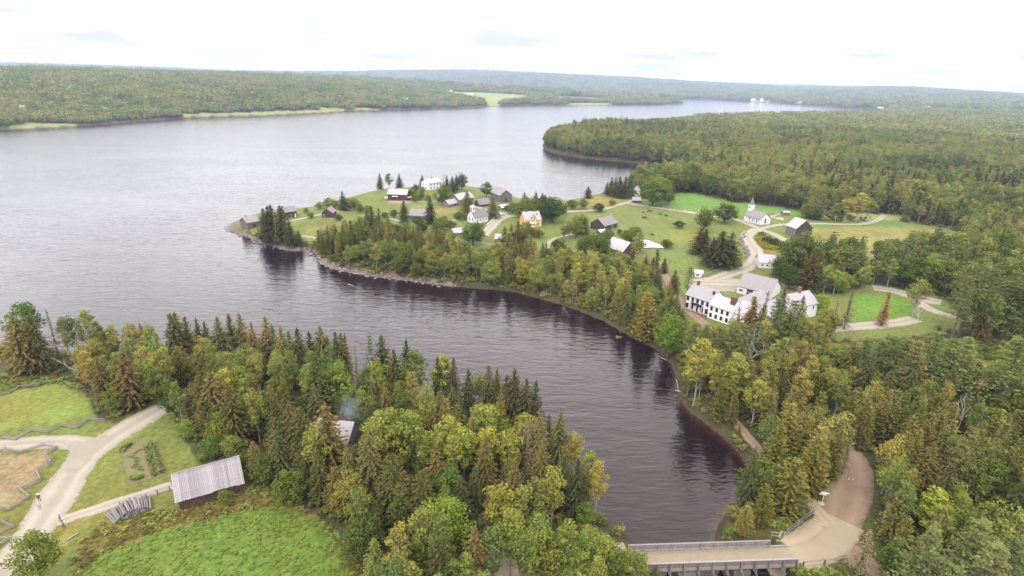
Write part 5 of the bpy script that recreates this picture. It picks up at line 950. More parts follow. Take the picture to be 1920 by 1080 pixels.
# ------------------------------------------------------------------ buildings
class House:
    """axes: x along the front wall (left to right in the picture), y away from it, z up; root stands on the front-left corner's ground"""
    def __init__(s, name, label, cat, p1, p2, sink=1.5, group=None):
        a = at(float(p1[0]), float(p1[1])); b = at(float(p2[0]), float(p2[1])); s.L = float(np.hypot(*(b - a)[:2])); s.rz = math.atan2(b[1] - a[1], b[0] - a[0]); s.z = float(min(a[2], b[2]) * .5 + max(a[2], b[2]) * .5)
        s.root = empty(name, (a[0], a[1], s.z), s.rz); tag(s.root, label, cat, group); s.sink = sink
    def add(s, mb, name, mat, parent=None): return mb.build(name, mat, parent or s.root)
    def walls(s, x0, y0, x1, y1, h, rise, ridge='x', mat='white_paint', z0=None):
        z0 = -s.sink if z0 is None else z0; m = MB(); V = [(x0, y0, z0), (x1, y0, z0), (x1, y1, z0), (x0, y1, z0), (x0, y0, h), (x1, y0, h), (x1, y1, h), (x0, y1, h)]
        if ridge == 'x':
            ym = (y0 + y1) / 2; V += [(x0, ym, h + rise), (x1, ym, h + rise)]; m.add(V, [(0, 1, 5, 4), (2, 3, 7, 6), (1, 2, 6, 9, 5), (3, 0, 4, 8, 7), (4, 5, 9, 8), (6, 7, 8, 9)])
        else:
            xm = (x0 + x1) / 2; V += [(xm, y0, h + rise), (xm, y1, h + rise)]; m.add(V, [(1, 2, 6, 5), (3, 0, 4, 7), (0, 1, 5, 8, 4), (2, 3, 7, 9, 6), (5, 6, 9, 8), (7, 4, 8, 9)])
        return s.add(m, 'wall', mat)
    def roof(s, x0, y0, x1, y1, h, rise, ridge='x', mat='pale_shingle', ov=.35, th=.14, planks=0):
        g = .03
        if ridge == 'x':
            ym = (y0 + y1) / 2; k = rise / (ym - y0); a = (x0 - ov, x1 + ov); sl = [((y0 - ov), h - k * ov + g, ym, h + rise + g), (y1 + ov, h - k * ov + g, ym, h + rise + g)]
        else:
            xm = (x0 + x1) / 2; k = rise / (xm - x0); a = (y0 - ov, y1 + ov); sl = [((x0 - ov), h - k * ov + g, xm, h + rise + g), (x1 + ov, h - k * ov + g, xm, h + rise + g)]
        if not planks:
            m = MB()
            for (e, ez, r, rz_) in sl:
                P = lambda u, e_, z: (u, e_, z) if ridge == 'x' else (e_, u, z)
                V = [P(a[0], e, ez), P(a[1], e, ez), P(a[1], r, rz_), P(a[0], r, rz_)]; V += [(x, y, z + th) for x, y, z in V]; m.add(V, [(0, 3, 2, 1), (4, 5, 6, 7), (0, 1, 5, 4), (1, 2, 6, 5), (2, 3, 7, 6), (3, 0, 4, 7)])
            return s.add(m, 'roof', mat)
        rf = MB(); rm = (y0 + y1) / 2; rf.box(a[0], rm - .12, h + rise + .1, a[1], rm + .12, h + rise + .2); rfo = s.add(rf, 'roof', mat); w = (a[1] - a[0]) / planks; pr = random.Random(3)
        for (e, ez, r, rz_) in sl:
            me = None
            for i in range(planks):
                if me is None or i % 7 == 0:
                    m = MB(); j = pr.uniform(-.12, .05); dz = pr.uniform(0, .03); V = [(0, e, ez), (w - .035, e, ez), (w - .035, r, rz_), (0, r, rz_)]; f = 1 + j / abs(e - r)
                    V = [(x, r + (y - r) * f, rz_ + (z - rz_) * f) for x, y, z in V]; V += [(x, y, z + .06 + dz) for x, y, z in V]; m.add(V, [(0, 3, 2, 1), (4, 5, 6, 7), (0, 1, 5, 4), (1, 2, 6, 5), (2, 3, 7, 6), (3, 0, 4, 7)]); me = m.mesh('plank', mat)
                o = link('plank', me, rfo); o.location = (a[0] + i * w, 0, 0)
        return rfo
    def window(s, face, u, z, w=.9, h=1.3, glass='window_glass', frame='white_paint', name='window', y=0, depth=None, parent=None, bars=True):
        """face F: y=y plane looking to -y; R: x=y plane looking to +x; L: x=y plane looking to -x"""
        T = {'F': lambda a, d, c: (a, y - d, c), 'R': lambda a, d, c: (y + d, a, c), 'L': lambda a, d, c: (y - d, a, c)}[face]
        def bxs(m, a0, a1, d0, d1, c0, c1):
            p = T(a0, d0, c0); q = T(a1, d1, c1); m.box(min(p[0], q[0]), min(p[1], q[1]), c0, max(p[0], q[0]), max(p[1], q[1]), c1)
        f = MB(); t = .11
        bxs(f, u - w / 2 - t, u + w / 2 + t, -.02, .07, z - t, z); bxs(f, u - w / 2 - t, u + w / 2 + t, -.02, .07, z + h, z + h + t); bxs(f, u - w / 2 - t, u - w / 2, -.02, .06, z, z + h); bxs(f, u + w / 2, u + w / 2 + t, -.02, .06, z, z + h)
        if bars: bxs(f, u - w / 2, u + w / 2, -.01, .045, z + h * .48, z + h * .53)
        fo = s.add(f, name, frame, parent); g = MB(); bxs(g, u - w / 2 - .02, u + w / 2 + .02, -.03, .025, z - .02, z + h + .02); s.add(g, 'panel' if name == 'door' else 'pane', glass, fo); return fo
    def chimney(s, x, y, z0, z1, w=.7, mat='brick', parent=None):
        m = MB(); m.box(x - w / 2, y - w / 2, z0, x + w / 2, y + w / 2, z1); m.box(x - w / 2 - .08, y - w / 2 - .08, z1 - .18, x + w / 2 + .08, y + w / 2 + .08, z1 - .04); return s.add(m, 'chimney', mat, parent)
    def slab(s, name, mat, *b, parent=None): m = MB(); m.box(*b); return s.add(m, name, mat, parent)
def simple(name, label, cat, p1, p2, dep, h, rise, ridge='x', wall='weathered_board', roof='grey_shingle', wins=(), chim=(), group=None, ov=.35, back=False):
    b = House(name, label, cat, p1, p2, group=group); y0, y1 = (0, dep); b.walls(0, y0, b.L, y1, h, rise, ridge, wall); b.roof(0, y0, b.L, y1, h, rise, ridge, roof, ov)
    for w in wins:
        face, u, z, ww, hh = w[:5]; kind = w[5] if len(w) > 5 else 'window'; y = {'F': 0, 'R': b.L, 'L': 0}[face]; uu = u * (b.L if face == 'F' else dep)
        b.window(face, uu, z, ww, hh, glass=('window_glass' if kind == 'window' else (w[6] if len(w) > 6 else 'dark_board')), name=kind, y=y, frame='white_paint' if 'white' in wall or 'yellow' in wall else 'weathered_board')
    for (x, y) in chim: b.chimney(x * b.L, y * dep, h + rise * .4, h + rise + 1.0)
    return b
simple('shed', 'weathered grey shed at the tip of the point beside the rocks', 'shed', (465, 432), (488, 423), 7, 3.6, 2.4, wins=[('F', .55, -.2, 2.2, 2.4, 'door', 'dark_board')])
simple('cottage', 'dark wooden cottage with a chimney at the lake edge of the point', 'house', (536, 410), (557, 406), 7, 3.6, 2.3, wall='dark_board', wins=[('F', .22, 1.2, .9, 1.1), ('F', .78, 1.2, .9, 1.1), ('F', .5, .1, 1.0, 2.1, 'door', 'weathered_board'), ('F', .86, .1, .9, 2.1, 'door', 'white_paint')], chim=[(.05, .5)])
simple('shed', 'small dark shed with pale grey roof between shrubs on the point', 'shed', (604, 408), (624, 408), 8, 2.8, 2.4, 'y', wall='dark_board', wins=[('F', .2, 0, 1.0, 2.0, 'door', 'weathered_board')])
b = simple('barn', 'red-brown barn with a pale roof facing the lawn by the lake', 'barn', (727, 376), (763, 376), 8.5, 4.2, 2.8, wall='red_board', roof='pale_shingle', wins=[('F', .4, .2, 3.0, 2.3, 'door', 'dark_board')])
b.slab('awning', 'white_paint', b.L * .26, -1.6, 2.9, b.L * .55, -.05, 3.05); b.slab('side_awning', 'white_paint', b.L + .05, .5, 2.0, b.L + 2.4, 4.5, 2.15); b.slab('side_awning', 'white_paint', -2.4, .5, 1.3, -.05, 4.0, 1.45)
simple('farmhouse', 'white two-storey farmhouse among trees on the far village shore', 'house', (803, 357), (828, 354), 8, 5.2, 2.8, wall='white_paint', roof='pale_shingle', wins=[('F', a, z, .9, 1.3) for a in (.2, .45, .7, .9) for z in (1.0, 3.4)] + [('L', a, z, .9, 1.3) for a in (.3, .7) for z in (1.0, 3.4)], chim=[(.5, .5)])
b = simple('farmhouse', 'weathered grey farmhouse with a lower left wing and two chimneys', 'house', (861, 386), (888, 381), 8.5, 4.0, 3.0, wins=[('F', .3, 1.2, 1, 1.2), ('F', .75, 1.2, 1, 1.2)], chim=[(.08, .5), (.75, .5)], roof='pale_shingle')
b.walls(-8.5, 1, -.05, 6.5, 2.2, 2.2, 'x', 'weathered_board'); b.roof(-8.5, 1, -.45, 6.5, 2.2, 2.2, 'x', 'pale_shingle'); b.window('F', -2.5, 0, 1, 2, glass='red_board', name='door', y=1, frame='weathered_board')
simple('barn', 'tall weathered grey barn at the lake end of the village street', 'barn', (919, 372), (937, 380), 9, 5.0, 3.4, wall='weathered_board', wins=[('R', .5, .1, 2.2, 2.8, 'door', 'dark_board')])
simple('shed', 'dark grey shed with a steep roof behind the belfry church', 'shed', (899, 388), (919, 386), 6, 1.6, 3.0, wall='dark_board', roof='grey_shingle')
simple('shed', 'long low grey-roofed building half hidden between two dark spruces', 'shed', (768, 411), (802, 412), 8, 2.2, 3.2, wall='blue_paint', roof='grey_shingle', wins=[('F', .3, .6, .8, 1.1), ('F', .65, .6, .8, 1.1)])
simple('shed', 'tiny white-roofed shed behind the big round tree', 'shed', (850, 444), (868, 442), 5, 2.0, 1.8, wall='weathered_board', roof='pale_shingle')
simple('shed', 'small weathered shed on the lawn below the village street', 'shed', (928, 456), (943, 457), 5.5, 2.4, 1.8, wall='weathered_board', roof='pale_shingle', wins=[('F', .6, .1, .9, 1.9, 'door', 'straw')])
simple('shed', 'pale canvas-roofed stall between the grey barn and the yellow house', 'stall', (941, 394), (953, 392), 4, 1.6, 1.2, wall='weathered_board', roof='white_paint')
simple('barn', 'grey gabled barn at the edge of the pasture', 'barn', (1133, 434), (1157, 426), 9.5, 2.9, 3.2, wall='dark_board', roof='grey_shingle', wins=[('F', .6, .1, 2.0, 2.2, 'door', 'weathered_board')])
simple('shed', 'small white-roofed lean-to against the grey pasture barn', 'shed', (1126, 440), (1138, 438), 4, 1.2, .9, wall='weathered_board', roof='white_paint')
simple('barn', 'tall dark red barn beside the white pond', 'barn', (1166, 492), (1190, 486), 11, 5.0, 3.8, 'y', wall='red_board', roof='pale_shingle', wins=[('F', .5, .1, 2.4, 3.0, 'door', 'dark_board')])
simple('cottage', 'narrow white cottage half hidden by spruces at the far lane', 'house', (1188, 367), (1199, 367), 7, 3.8, 2.6, 'y', wall='white_paint', roof='pale_shingle', wins=[('F', .35, 1.0, .9, 1.4), ('F', .65, 1.0, .9, 1.3)])
simple('shed', 'low pale-roofed shed below the white shore cottage', 'shed', (1186, 380), (1201, 380), 5, 1.6, 1.8, wall='dark_board', roof='pale_shingle')
simple('outhouse', 'tiny flat outhouse on the field behind the old barn', 'shed', (1469, 404), (1480, 404), 4, 1.8, .6, wall='weathered_board', roof='pale_shingle')
b = simple('barn', 'old tall barn with pale left wall and dark gable at the crossroads', 'barn', (1472, 438), (1490, 445), 10, 4.8, 4.2, wall='dark_board', roof='pale_shingle', wins=[('R', .45, 2.6, 1.4, 1.4, 'door', 'dark_board'), ('R', .5, .1, 2.8, 2.2, 'door', 'dark_board')])
b.slab('siding', 'weathered_board', .02, -.07, -1.2, b.L - .02, -.01, 4.75)
b = simple('outbuilding', 'long low white building with two small square windows beside the village road', 'building', (1422, 502), (1462, 505), 8, 2.6, 2.6, wall='white_paint', roof='pale_shingle', wins=[('F', .16, 1.0, .8, .8), ('F', .40, 1.0, .8, .8), ('F', .72, 1.0, .8, .8)])
simple('booth', 'small white booth with open front beside the dark pine above the inn', 'booth', (1303, 519), (1316, 520), 3.5, 1.8, .7, wall='white_paint', roof='white_paint', wins=[('F', .35, .5, 1.1, .8)])
simple('cottage', 'half-hidden house with a bright pale roof in the front wood', 'house', (586, 850), (650, 858), 9, 2.8, 3.2, wall='grey_wood', roof='pale_shingle', chim=[(.5, .5)])
# small church with a belfry
b = House('church', 'small white church with an open belfry beside the village street', 'church', (890, 420), (915, 415)); D = 7.0
b.walls(0, 0, b.L, D, 3.6, 3.6, 'x'); r_ = b.roof(0, 0, b.L, D, 3.6, 3.6, 'x', 'grey_shingle')
for a in (.42, .62, .85): b.window('F', a * b.L, 1.0, .7, 1.7, y=0)
for a in (.27, .73): b.window('L', a * D, 1.1, .8, 1.8, y=0)
b.window('F', .2 * b.L, .1, .9, 2.1, glass='dark_board', name='door', y=0)
bf = b.slab('belfry', 'white_paint', .2, D / 2 - 1.0, 6.2, 2.2, D / 2 + 1.0, 9.2); m = MB(); m.add([(0, D / 2 - 1.2, 9.2), (2.4, D / 2 - 1.2, 9.2), (2.4, D / 2 + 1.2, 9.2), (0, D / 2 + 1.2, 9.2), (1.2, D / 2, 10.2)], [(0, 3, 2, 1), (0, 1, 4), (1, 2, 4), (2, 3, 4), (3, 0, 4)]); b.add(m, 'belfry_roof', 'white_paint', bf)
b.slab('louvre', 'window_glass', .75, D / 2 - 1.04, 7.4, 1.65, D / 2 - 1.0, 8.7, parent=bf); b.slab('louvre', 'window_glass', .16, D / 2 - .4, 7.4, .2, D / 2 + .4, 8.7, parent=bf)
# church with a spire
b = House('church', 'white church with a pointed grey spire at the crossroads', 'church', (1394, 413), (1424, 422)); D = 7.5
b.walls(0, 0, b.L, D, 3.4, 3.2, 'x'); b.roof(0, 0, b.L, D, 3.4, 3.2, 'x', 'grey_shingle')
for a in (.35, .57, .8): b.window('F', a * b.L, 1.0, .8, 1.8, y=0)
b.window('R', .5 * D, 1.0, 1.3, 2.6, y=b.L); b.slab('porch', 'white_paint', b.L * .0 - 1.8, D / 2 - 1.3, -1.2, -.03, D / 2 + 1.3, 3.2)
tw = b.slab('tower', 'white_paint', -.6, D / 2 - 1.2, 3.2, 1.8, D / 2 + 1.2, 9.0); b.slab('louvre', 'window_glass', .2, D / 2 - 1.24, 7.2, 1.0, D / 2 - 1.2, 8.4, parent=tw); b.slab('cornice', 'white_paint', -.8, D / 2 - 1.4, 9.0, 2.0, D / 2 + 1.4, 9.25, parent=tw)
m = MB(); m.add([(-.5, D / 2 - 1.1, 9.25), (1.7, D / 2 - 1.1, 9.25), (1.7, D / 2 + 1.1, 9.25), (-.5, D / 2 + 1.1, 9.25), (.6, D / 2, 14.2)], [(0, 3, 2, 1), (0, 1, 4), (1, 2, 4), (2, 3, 4), (3, 0, 4)]); b.add(m, 'spire', 'grey_shingle')
for k in range(4):
    for dx in (0, 1):
        m = MB(); m.add([(0, 0, 0), (.1, 0, 0), (.1, 0, 0), (0, 0, 0)], [(0, 1, 2, 3)]) if False else None
# yellow house
b = House('house', 'bright yellow house with white trim, pale roof and two chimneys', 'house', (984, 427), (1014, 425)); D = 9.0; L_ = b.L
b.walls(0, 0, L_, D, 4.2, 3.8, 'x', 'yellow_paint'); rf = b.roof(0, 0, L_, D, 4.2, 3.8, 'x', 'pale_shingle')
for x in (.18, .82):
    for z in (.9,): b.window('F', x * L_, z, .9, 1.5, y=0)
b.window('F', .5 * L_, .1, 1.1, 2.2, glass='white_paint', name='door', y=0); b.window('L', .5 * D, 1, .9, 1.5, y=0); b.window('L', .5 * D, 4.0, .9, 1.4, y=0)
for x in (0, L_ * .36, L_ * .64, L_): b.slab('corner_board', 'white_paint', x - .18, -.06, -.5, x + .18, .02, 4.15)
dm = MB(); x0, x1 = L_ * .33, L_ * .67; xm = (x0 + x1) / 2
dm.add([(x0, -.05, 4.0), (x1, -.05, 4.0), (x1, -.05, 5.2), (xm, -.05, 7.2), (x0, -.05, 5.2), (x0, 3.2, 4.0), (x1, 3.2, 4.0), (x1, 3.2, 5.2), (xm, 3.2, 7.2), (x0, 3.2, 5.2)], [(0, 1, 2, 3, 4), (5, 9, 8, 7, 6), (0, 4, 9, 5), (1, 6, 7, 2)]); dmo = b.add(dm, 'dormer', 'yellow_paint')
dr = MB(); dr.add([(x0 - .3, -.4, 5.0), (xm, -.4, 7.35), (x1 + .3, -.4, 5.0), (x0 - .3, 3.6, 5.0), (xm, 3.6, 7.35), (x1 + .3, 3.6, 5.0), (x0 - .3, -.4, 5.12), (xm, -.4, 7.5), (x1 + .3, -.4, 5.12), (x0 - .3, 3.6, 5.12), (xm, 3.6, 7.5), (x1 + .3, 3.6, 5.12)], [(0, 1, 4, 3), (1, 2, 5, 4), (6, 9, 10, 7), (7, 10, 11, 8), (0, 6, 7, 1), (1, 7, 8, 2)]); b.add(dr, 'dormer_roof', 'pale_shingle', dmo)
b.window('F', xm - .7, 4.5, .7, 1.2, y=-.06, parent=dmo); b.window('F', xm + .7, 4.5, .7, 1.2, y=-.06, parent=dmo)
b.slab('porch', 'white_paint', xm - 1.5, -1.6, 2.5, xm + 1.5, -.07, 2.7); b.chimney(L_ * .22, D / 2, 7.0, 9.2, parent=rf); b.chimney(L_ * .72, D / 2, 7.0, 9.2, parent=rf); b.slab('vent', 'dark_board', L_ * .8, 2.4, 6.4, L_ * .8 + .6, 3.0, 7.1, parent=rf)
# the inn: one thing of joined blocks
b = House('inn', 'large white inn of joined blocks with black windows and brick chimneys', 'inn', (1283, 577), (1328, 593)); D = 9.5; L_ = b.L; HH = 5.4
b.walls(0, 0, L_, D, HH, 3.2, 'x'); rf = b.roof(0, 0, L_, D, HH, 3.2, 'x', 'pale_shingle')
for i in range(5):
    x = L_ * (.10 + .2 * i); b.window('F', x, 3.5, .8, 1.4, y=0, frame='black_paint'); b.window('F', x, .3 if i == 2 else .6, 1.0, 2.1 if i == 2 else 1.7, y=0, frame='black_paint', name='door' if i == 2 else 'window')
b.window('R', D * .3, 3.4, .9, 1.5, y=L_, frame='black_paint'); b.window('R', D * .3, 6.2, .7, 1.0, y=L_, frame='black_paint'); b.window('L', D * .5, 3.4, .9, 1.5, y=0, frame='black_paint')
b.slab('sign_board', 'black_paint', L_ * .28, -.75, 2.75, L_ * .74, -.08, 3.05); b.slab('sign_board', 'black_paint', L_ * .30, -.8, 3.05, L_ * .72, -.72, 3.5)
b.slab('step', 'brick', L_ * .12, -1.6, -1.2, L_ * .98, -.05, .12)
for x in (.30, .5, .72): b.slab('porch_post', 'white_paint', L_ * x - .1, -.7, .12, L_ * x + .1, -.5, 2.75)
for x in (.02, .98): b.slab('downpipe', 'black_paint', L_ * x - .06, -.12, -.5, L_ * x + .06, -.0, HH - .1)
b.chimney(L_ * .16, D * .5, HH + 2.4, HH + 4.6, .9, parent=rf); b.chimney(L_ * .92, 3.0, HH + 1.0, HH + 3.2, .7, 'dark_board', parent=rf)
W2 = L_ + .25; X2 = W2 + 8.5                                            # lower wing with its own windows
b.walls(W2, -1.2, X2, 6.4, 5.0, 2.8, 'x'); r2 = b.roof(W2 + .3, -1.2, X2 - .35, 6.4, 5.0, 2.8, 'x', 'pale_shingle')
for i in range(4):
    x = W2 + 1.2 + i * 2.05; b.window('F', x, 3.1, .75, 1.25, y=-1.2, frame='black_paint'); b.window('F', x, .6, .75, 1.35, y=-1.2, frame='black_paint')
b.chimney(X2 - .9, 1.6, 5.2, 9.4, 1.7, parent=r2)
b.walls(X2 + .15, 1.0, X2 + 15, 10.0, 4.2, 3.4, 'x'); b.roof(X2 + .55, 1.0, X2 + 14.8, 10.0, 4.2, 3.4, 'x', 'pale_shingle')
for i in range(5): b.window('F', X2 + 2 + i * 2.8, 1.2, .9, 1.5, y=1.0, frame='black_paint')
b.walls(W2 + 1.5, 6.6, W2 + 10.5, 24, 3.6, 3.2, 'y'); b.roof(W2 + 1.5, 6.9, W2 + 10.5, 24, 3.6, 3.2, 'y', 'pale_shingle', ov=.2)
b = simple('barn', 'large barn with grey roof behind the inn yard', 'barn', (1381, 549), (1441, 564), 11.5, 3.0, 4.2, wall='white_paint', roof='grey_shingle', wins=[('F', .12, 1.0, 1.6, .9), ('F', .4, .2, 2.4, 2.4, 'door', 'dark_board'), ('F', .7, 1.0, 1.6, .9)])
b = simple('hall', 'white two-storey building with a brick chimney at the right of the inn', 'building', (1489, 603), (1529, 592), 9.5, 5.2, 3.0, wall='white_paint', roof='pale_shingle', wins=[('F', a, 3.2, .8, 1.3) for a in (.2, .46, .8)] + [('F', .15, .0, 1.0, 2.0, 'door', 'dark_board'), ('F', .45, .6, .8, 1.3)])
b.chimney(b.L * .55, 4.75, 7.4, 10.2, 1.0, parent=None); b.slab('downpipe', 'black_paint', .3, -.14, -.5, .42, -.02, 5.1); b.walls(-14, .5, -.2, 9, 4.6, 2.6, 'x'); b.roof(-14, .5, -.6, 9, 4.6, 2.6, 'x', 'pale_shingle')
# front barn, board by board
b = House('barn', 'brown log barn with a grey board roof beside the garden path', 'barn', (337, 958), (457, 923)); D = 7.0; L_ = b.L; HH = 2.6
b.walls(.08, .08, L_ - .08, D - .08, HH - .02, 3.3, 'x', 'dark_board'); b.roof(0, 0, L_, D, HH, 3.35, 'x', 'roof_board', ov=.45, planks=40)
pr = random.Random(8)
for i in range(9):
    m = MB(); z = -.25 + i * .32; x_a, x_b = 0, L_
    m.box(x_a, -.10, z, L_ * .43, .06, z + .29); lo = m.build('log', 'red_board', b.root); m = MB(); m.box(L_ * .58, -.10, z, L_, .06, z + .29); m.build('log', 'red_board', b.root)
    m = MB(); m.box(-.1, .07, z, .06, D, z + .29); m.build('log', 'weathered_board', b.root)
b.window('F', L_ * .505, -.2, L_ * .12, 2.5, glass='dark_board', name='door', y=0, frame='red_board', bars=False)
for i in range(12):
    m = MB(); x = .15 + i * (D - .3) / 12; top = HH + 3.25 * (1 - abs((x + .27) - D / 2) / (D / 2)); m.box(-.13, x, HH - .02, .07, x + .52, max(HH + .1, top - .25)); m.build('board', 'weathered_board', b.root)
b.slab('corner_post', 'weathered_board', -.14, -.16, -.6, .12, .05, HH)
# far houses on the opposite shores
FARH = [(198, 212, 7, 'small white house among trees on the far left shore'), (44, 210, 8, 'low white roof among trees at the far left'), (760, 194, 14, 'pale house near the water on the far shore'), (868, 181, 30, 'largest white farm building by the far fields'), (882, 180, 22, 'white farm building right of the largest one'),
        (846, 177, 14, 'small white farm building above the far fields'), (1050, 189, 14, 'little house between trees on the far headland'), (735, 152, 30, 'white building on the hazy hill left of the fields'), (710, 150, 26, 'pale building on the hazy hill, leftmost one'), (780, 156, 26, 'pale building on the hazy hill above the fields'),
        (1412, 189, 26, 'leftmost white building on the distant lake shore'), (1428, 189, 20, 'white house beside the leftmost distant shore building'), (1472, 191.5, 24, 'small white building on the distant lake shore'), (1497, 194, 34, 'long pale building on the distant lake shore'), (1522, 195, 30, 'right-hand long pale building on the distant shore'),
        (1650, 206, 26, 'pale building at the right end of the far lake'), (1735, 206, 34, 'pale building beyond the forest right of the lake'), (1795, 206, 40, 'long white building beyond the forest at the right'), (1840, 206, 24, 'small pale building beyond the forest at far right'), (1215, 168, 20, 'white house on the hazy slope above the far channel')]
for (u0, v0, L0, lab) in FARH:
    a = at(float(u0), float(v0)); r = math.hypot(a[0], a[1]); b = House.__new__(House); b.sink = 4; b.z = a[2]; b.L = L0; b.root = empty('far_house', (a[0], a[1], a[2] + (9 if r > 1500 and v0 not in (181, 180) else 3)), -math.atan2(a[0], a[1])); tag(b.root, lab, 'house')
    b.sink = 14; b.walls(-L0 / 2, 0, L0 / 2, L0 * .35 + 4, 4.5, 3, 'x'); b.roof(-L0 / 2, 0, L0 / 2, L0 * .35 + 4, 4.5, 3, 'x', 'pale_shingle'); b.window('F', 0, 1.2, 1.4, 1.6, y=0)

# ------------------------------------------------------------------ fences, log pile, bridge
def zigzag(name, label, pxs, rails=3, r=.075, gate=False, mat='grey_wood'):
    p = np.array(pxs, float); w = at(p[:, 0], p[:, 1]); c = w.mean(0); root = empty(name, (c[0], c[1], float(HG(c[0], c[1])))); tag(root, label, 'fence'); rr = random.Random(len(pxs))
    for a, b_ in zip(w[:-1], w[1:]):
        d = (b_ - a)[:2]; L = float(np.hypot(*d)); n = max(1, round(L / 4.2))
        for k in range(n):
            s0 = a + (b_ - a) * k / n; s1 = a + (b_ - a) * (k + 1) / n
            for i in range(rails):
                z = .18 + i * .27; m = MB(); e = d / L * .22
                j0, j1 = rr.uniform(-.05, .05), rr.uniform(-.05, .05); off_ = np.array([-d[1], d[0]]) / L * (.05 * (-1) ** i)
                q0 = (s0[0] - e[0] + off_[0] - c[0], s0[1] - e[1] + off_[1] - c[1], float(HG(s0[0], s0[1])) + z + j0 - root.location.z); q1 = (s1[0] + e[0] + off_[0] - c[0], s1[1] + e[1] + off_[1] - c[1], float(HG(s1[0], s1[1])) + z + j1 - root.location.z)
                m.tube([q0, q1], [r, r * .8], 5); m.build('rail', mat, root)
    return root
def postfence(name, label, pxs, rails=2, h=1.1, step=2.6, r=.07, mat='grey_wood', rw=.06, z0=None):
    p = np.array(pxs, float); w = at(p[:, 0], p[:, 1]) if z0 is None else plane(p[:, 0], p[:, 1], z0); c = w.mean(0); cz = float(w[:, 2].mean()); root = empty(name, (c[0], c[1], cz)); tag(root, label, 'fence')
    zz = (lambda q: float(HG(q[0], q[1])) - cz) if z0 is None else (lambda q: 0.0)
    for a, b_ in zip(w[:-1], w[1:]):
        L = float(np.hypot(*(b_ - a)[:2])); n = max(1, round(L / step)); rz = math.atan2(b_[1] - a[1], b_[0] - a[0])
        for k in range(n + 1):
            s0 = a + (b_ - a) * k / n; m = MB(); m.tube([(s0[0] - c[0], s0[1] - c[1], zz(s0) - .3), (s0[0] - c[0], s0[1] - c[1], zz(s0) + h)], r * 1.5, 6); m.build('post', mat, root)
            if k < n:
                s1 = a + (b_ - a) * (k + 1) / n
                for i in range(rails):
                    z = h * (.92 - i * .78 / max(1, rails - 1 + .3)); m = MB(); m.tube([(s0[0] - c[0], s0[1] - c[1], zz(s0) + z), (s1[0] - c[0], s1[1] - c[1], zz(s1) + z)], rw, 4); m.build('rail', mat, root)
    return root
zigzag('rail_fence', 'zigzag split-rail fence between the left meadow and the farm road', [(-14, 828), (8, 823), (30, 826), (60, 808), (90, 812), (118, 799), (145, 804), (165, 789), (197, 791)])
zigzag('rail_fence', 'zigzag split-rail fence around the dry pen at the left', [(-14, 850), (11, 843), (42, 850), (81, 836), (107, 841), (86, 854), (96, 870), (69, 884), (76, 902), (38, 920), (55, 934), (20, 956), (-12, 950)])
zigzag('rail_fence', 'short zigzag fence corner at the left edge below the pen', [(-12, 1008), (25, 990), (5, 981), (-12, 985)]); zigzag('rail_fence', 'lowest zigzag fence piece at the left edge beside the road', [(-14, 1032), (20, 1013), (-4, 1012), (-14, 1018)])
zigzag('rail_fence', 'long grey split-rail fence across the top of the left meadow', [(-12, 741), (17, 739), (36, 728), (67, 724), (82, 719), (107, 716)]); zigzag('rail_fence', 'split-rail fence piece under the purplish spruce', [(124, 719), (135, 725), (149, 724), (160, 732), (177, 734)])
postfence('rail_fence', 'straight rail fence between the log pile and the barn', [(274, 934), (296, 928), (319, 920)], 3, 1.1, 3)
postfence('rail_fence', 'straight rail fence climbing the bank beside the bridge', [(1442, 1024), (1466, 1009), (1486, 993), (1506, 977), (1525, 963)], 2, 1.2, 3.0, .1, 'grey_wood', .09); postfence('rail_fence', 'short rail fence running up from the bank fence corner', [(1524, 961), (1512, 948)], 2, 1.2, 3, .1)
postfence('rail_fence', 'rail fence from the bridge corner along the lower road edge', [(1470, 1066), (1505, 1064), (1545, 1060), (1586, 1055)], 2, 1.2, 3.4, .09, 'grey_wood', .06)
zigzag('brush_fence', 'grey zigzag fence beside the winding road, upper piece', [(1400, 437), (1392, 441), (1398, 445), (1386, 449), (1394, 453), (1384, 458), (1392, 462)], 4, .12)
zigzag('brush_fence', 'grey zigzag fence beside the winding road, lower piece', [(1402, 463), (1392, 467), (1404, 471), (1394, 475), (1406, 479), (1396, 484)], 4, .12); zigzag('rail_fence', 'zigzag fence at the junction above the inn', [(1316, 521), (1328, 516), (1336, 510), (1346, 508), (1358, 503)], 3, .1)
postfence('white_fence', 'white rail fence along the pasture lane', [(1282, 398), (1305, 402), (1330, 406), (1358, 411)], 2, 1.2, 4, .08, 'white_paint', .1); postfence('white_fence', 'white fence between the belfry church and the village street', [(913, 424), (920, 417), (927, 412)], 3, 1.1, 2, .09, 'white_paint', .15)
postfence('white_fence', 'white fence at the top of the village street', [(938, 404), (948, 402), (956, 400)], 3, 1.1, 2, .09, 'white_paint', .15); postfence('rail_fence', 'grey rail fence on the pasture lane toward the shore', [(1182, 387), (1215, 391), (1250, 396), (1281, 401)], 2, 1.2, 4, .09)
postfence('rail_fence', 'rail fence along the lane at the lake shore', [(1062, 402), (1090, 400), (1118, 398), (1145, 394)], 2, 1.1, 4, .08)
for i, (u0, v0) in enumerate([(1447, 409), (1452, 410), (1457, 411), (1461, 411.5), (1464, 412), (1467, 412.5)]):
    a = at(u0, v0); m = MB(); m.box(-.4, -.1, -.2, .4, .1, 1.0); m.box(-.3, -.1, 1.0, .3, .1, 1.2); o = m.build('gravestone', 'white_paint'); o.location = a; tag(o, 'white gravestone in the row behind the spired church, ' + ['leftmost', 'second from left', 'third from left', 'third from right', 'second from right', 'rightmost'][i], 'gravestone', 'gravestones behind the church')
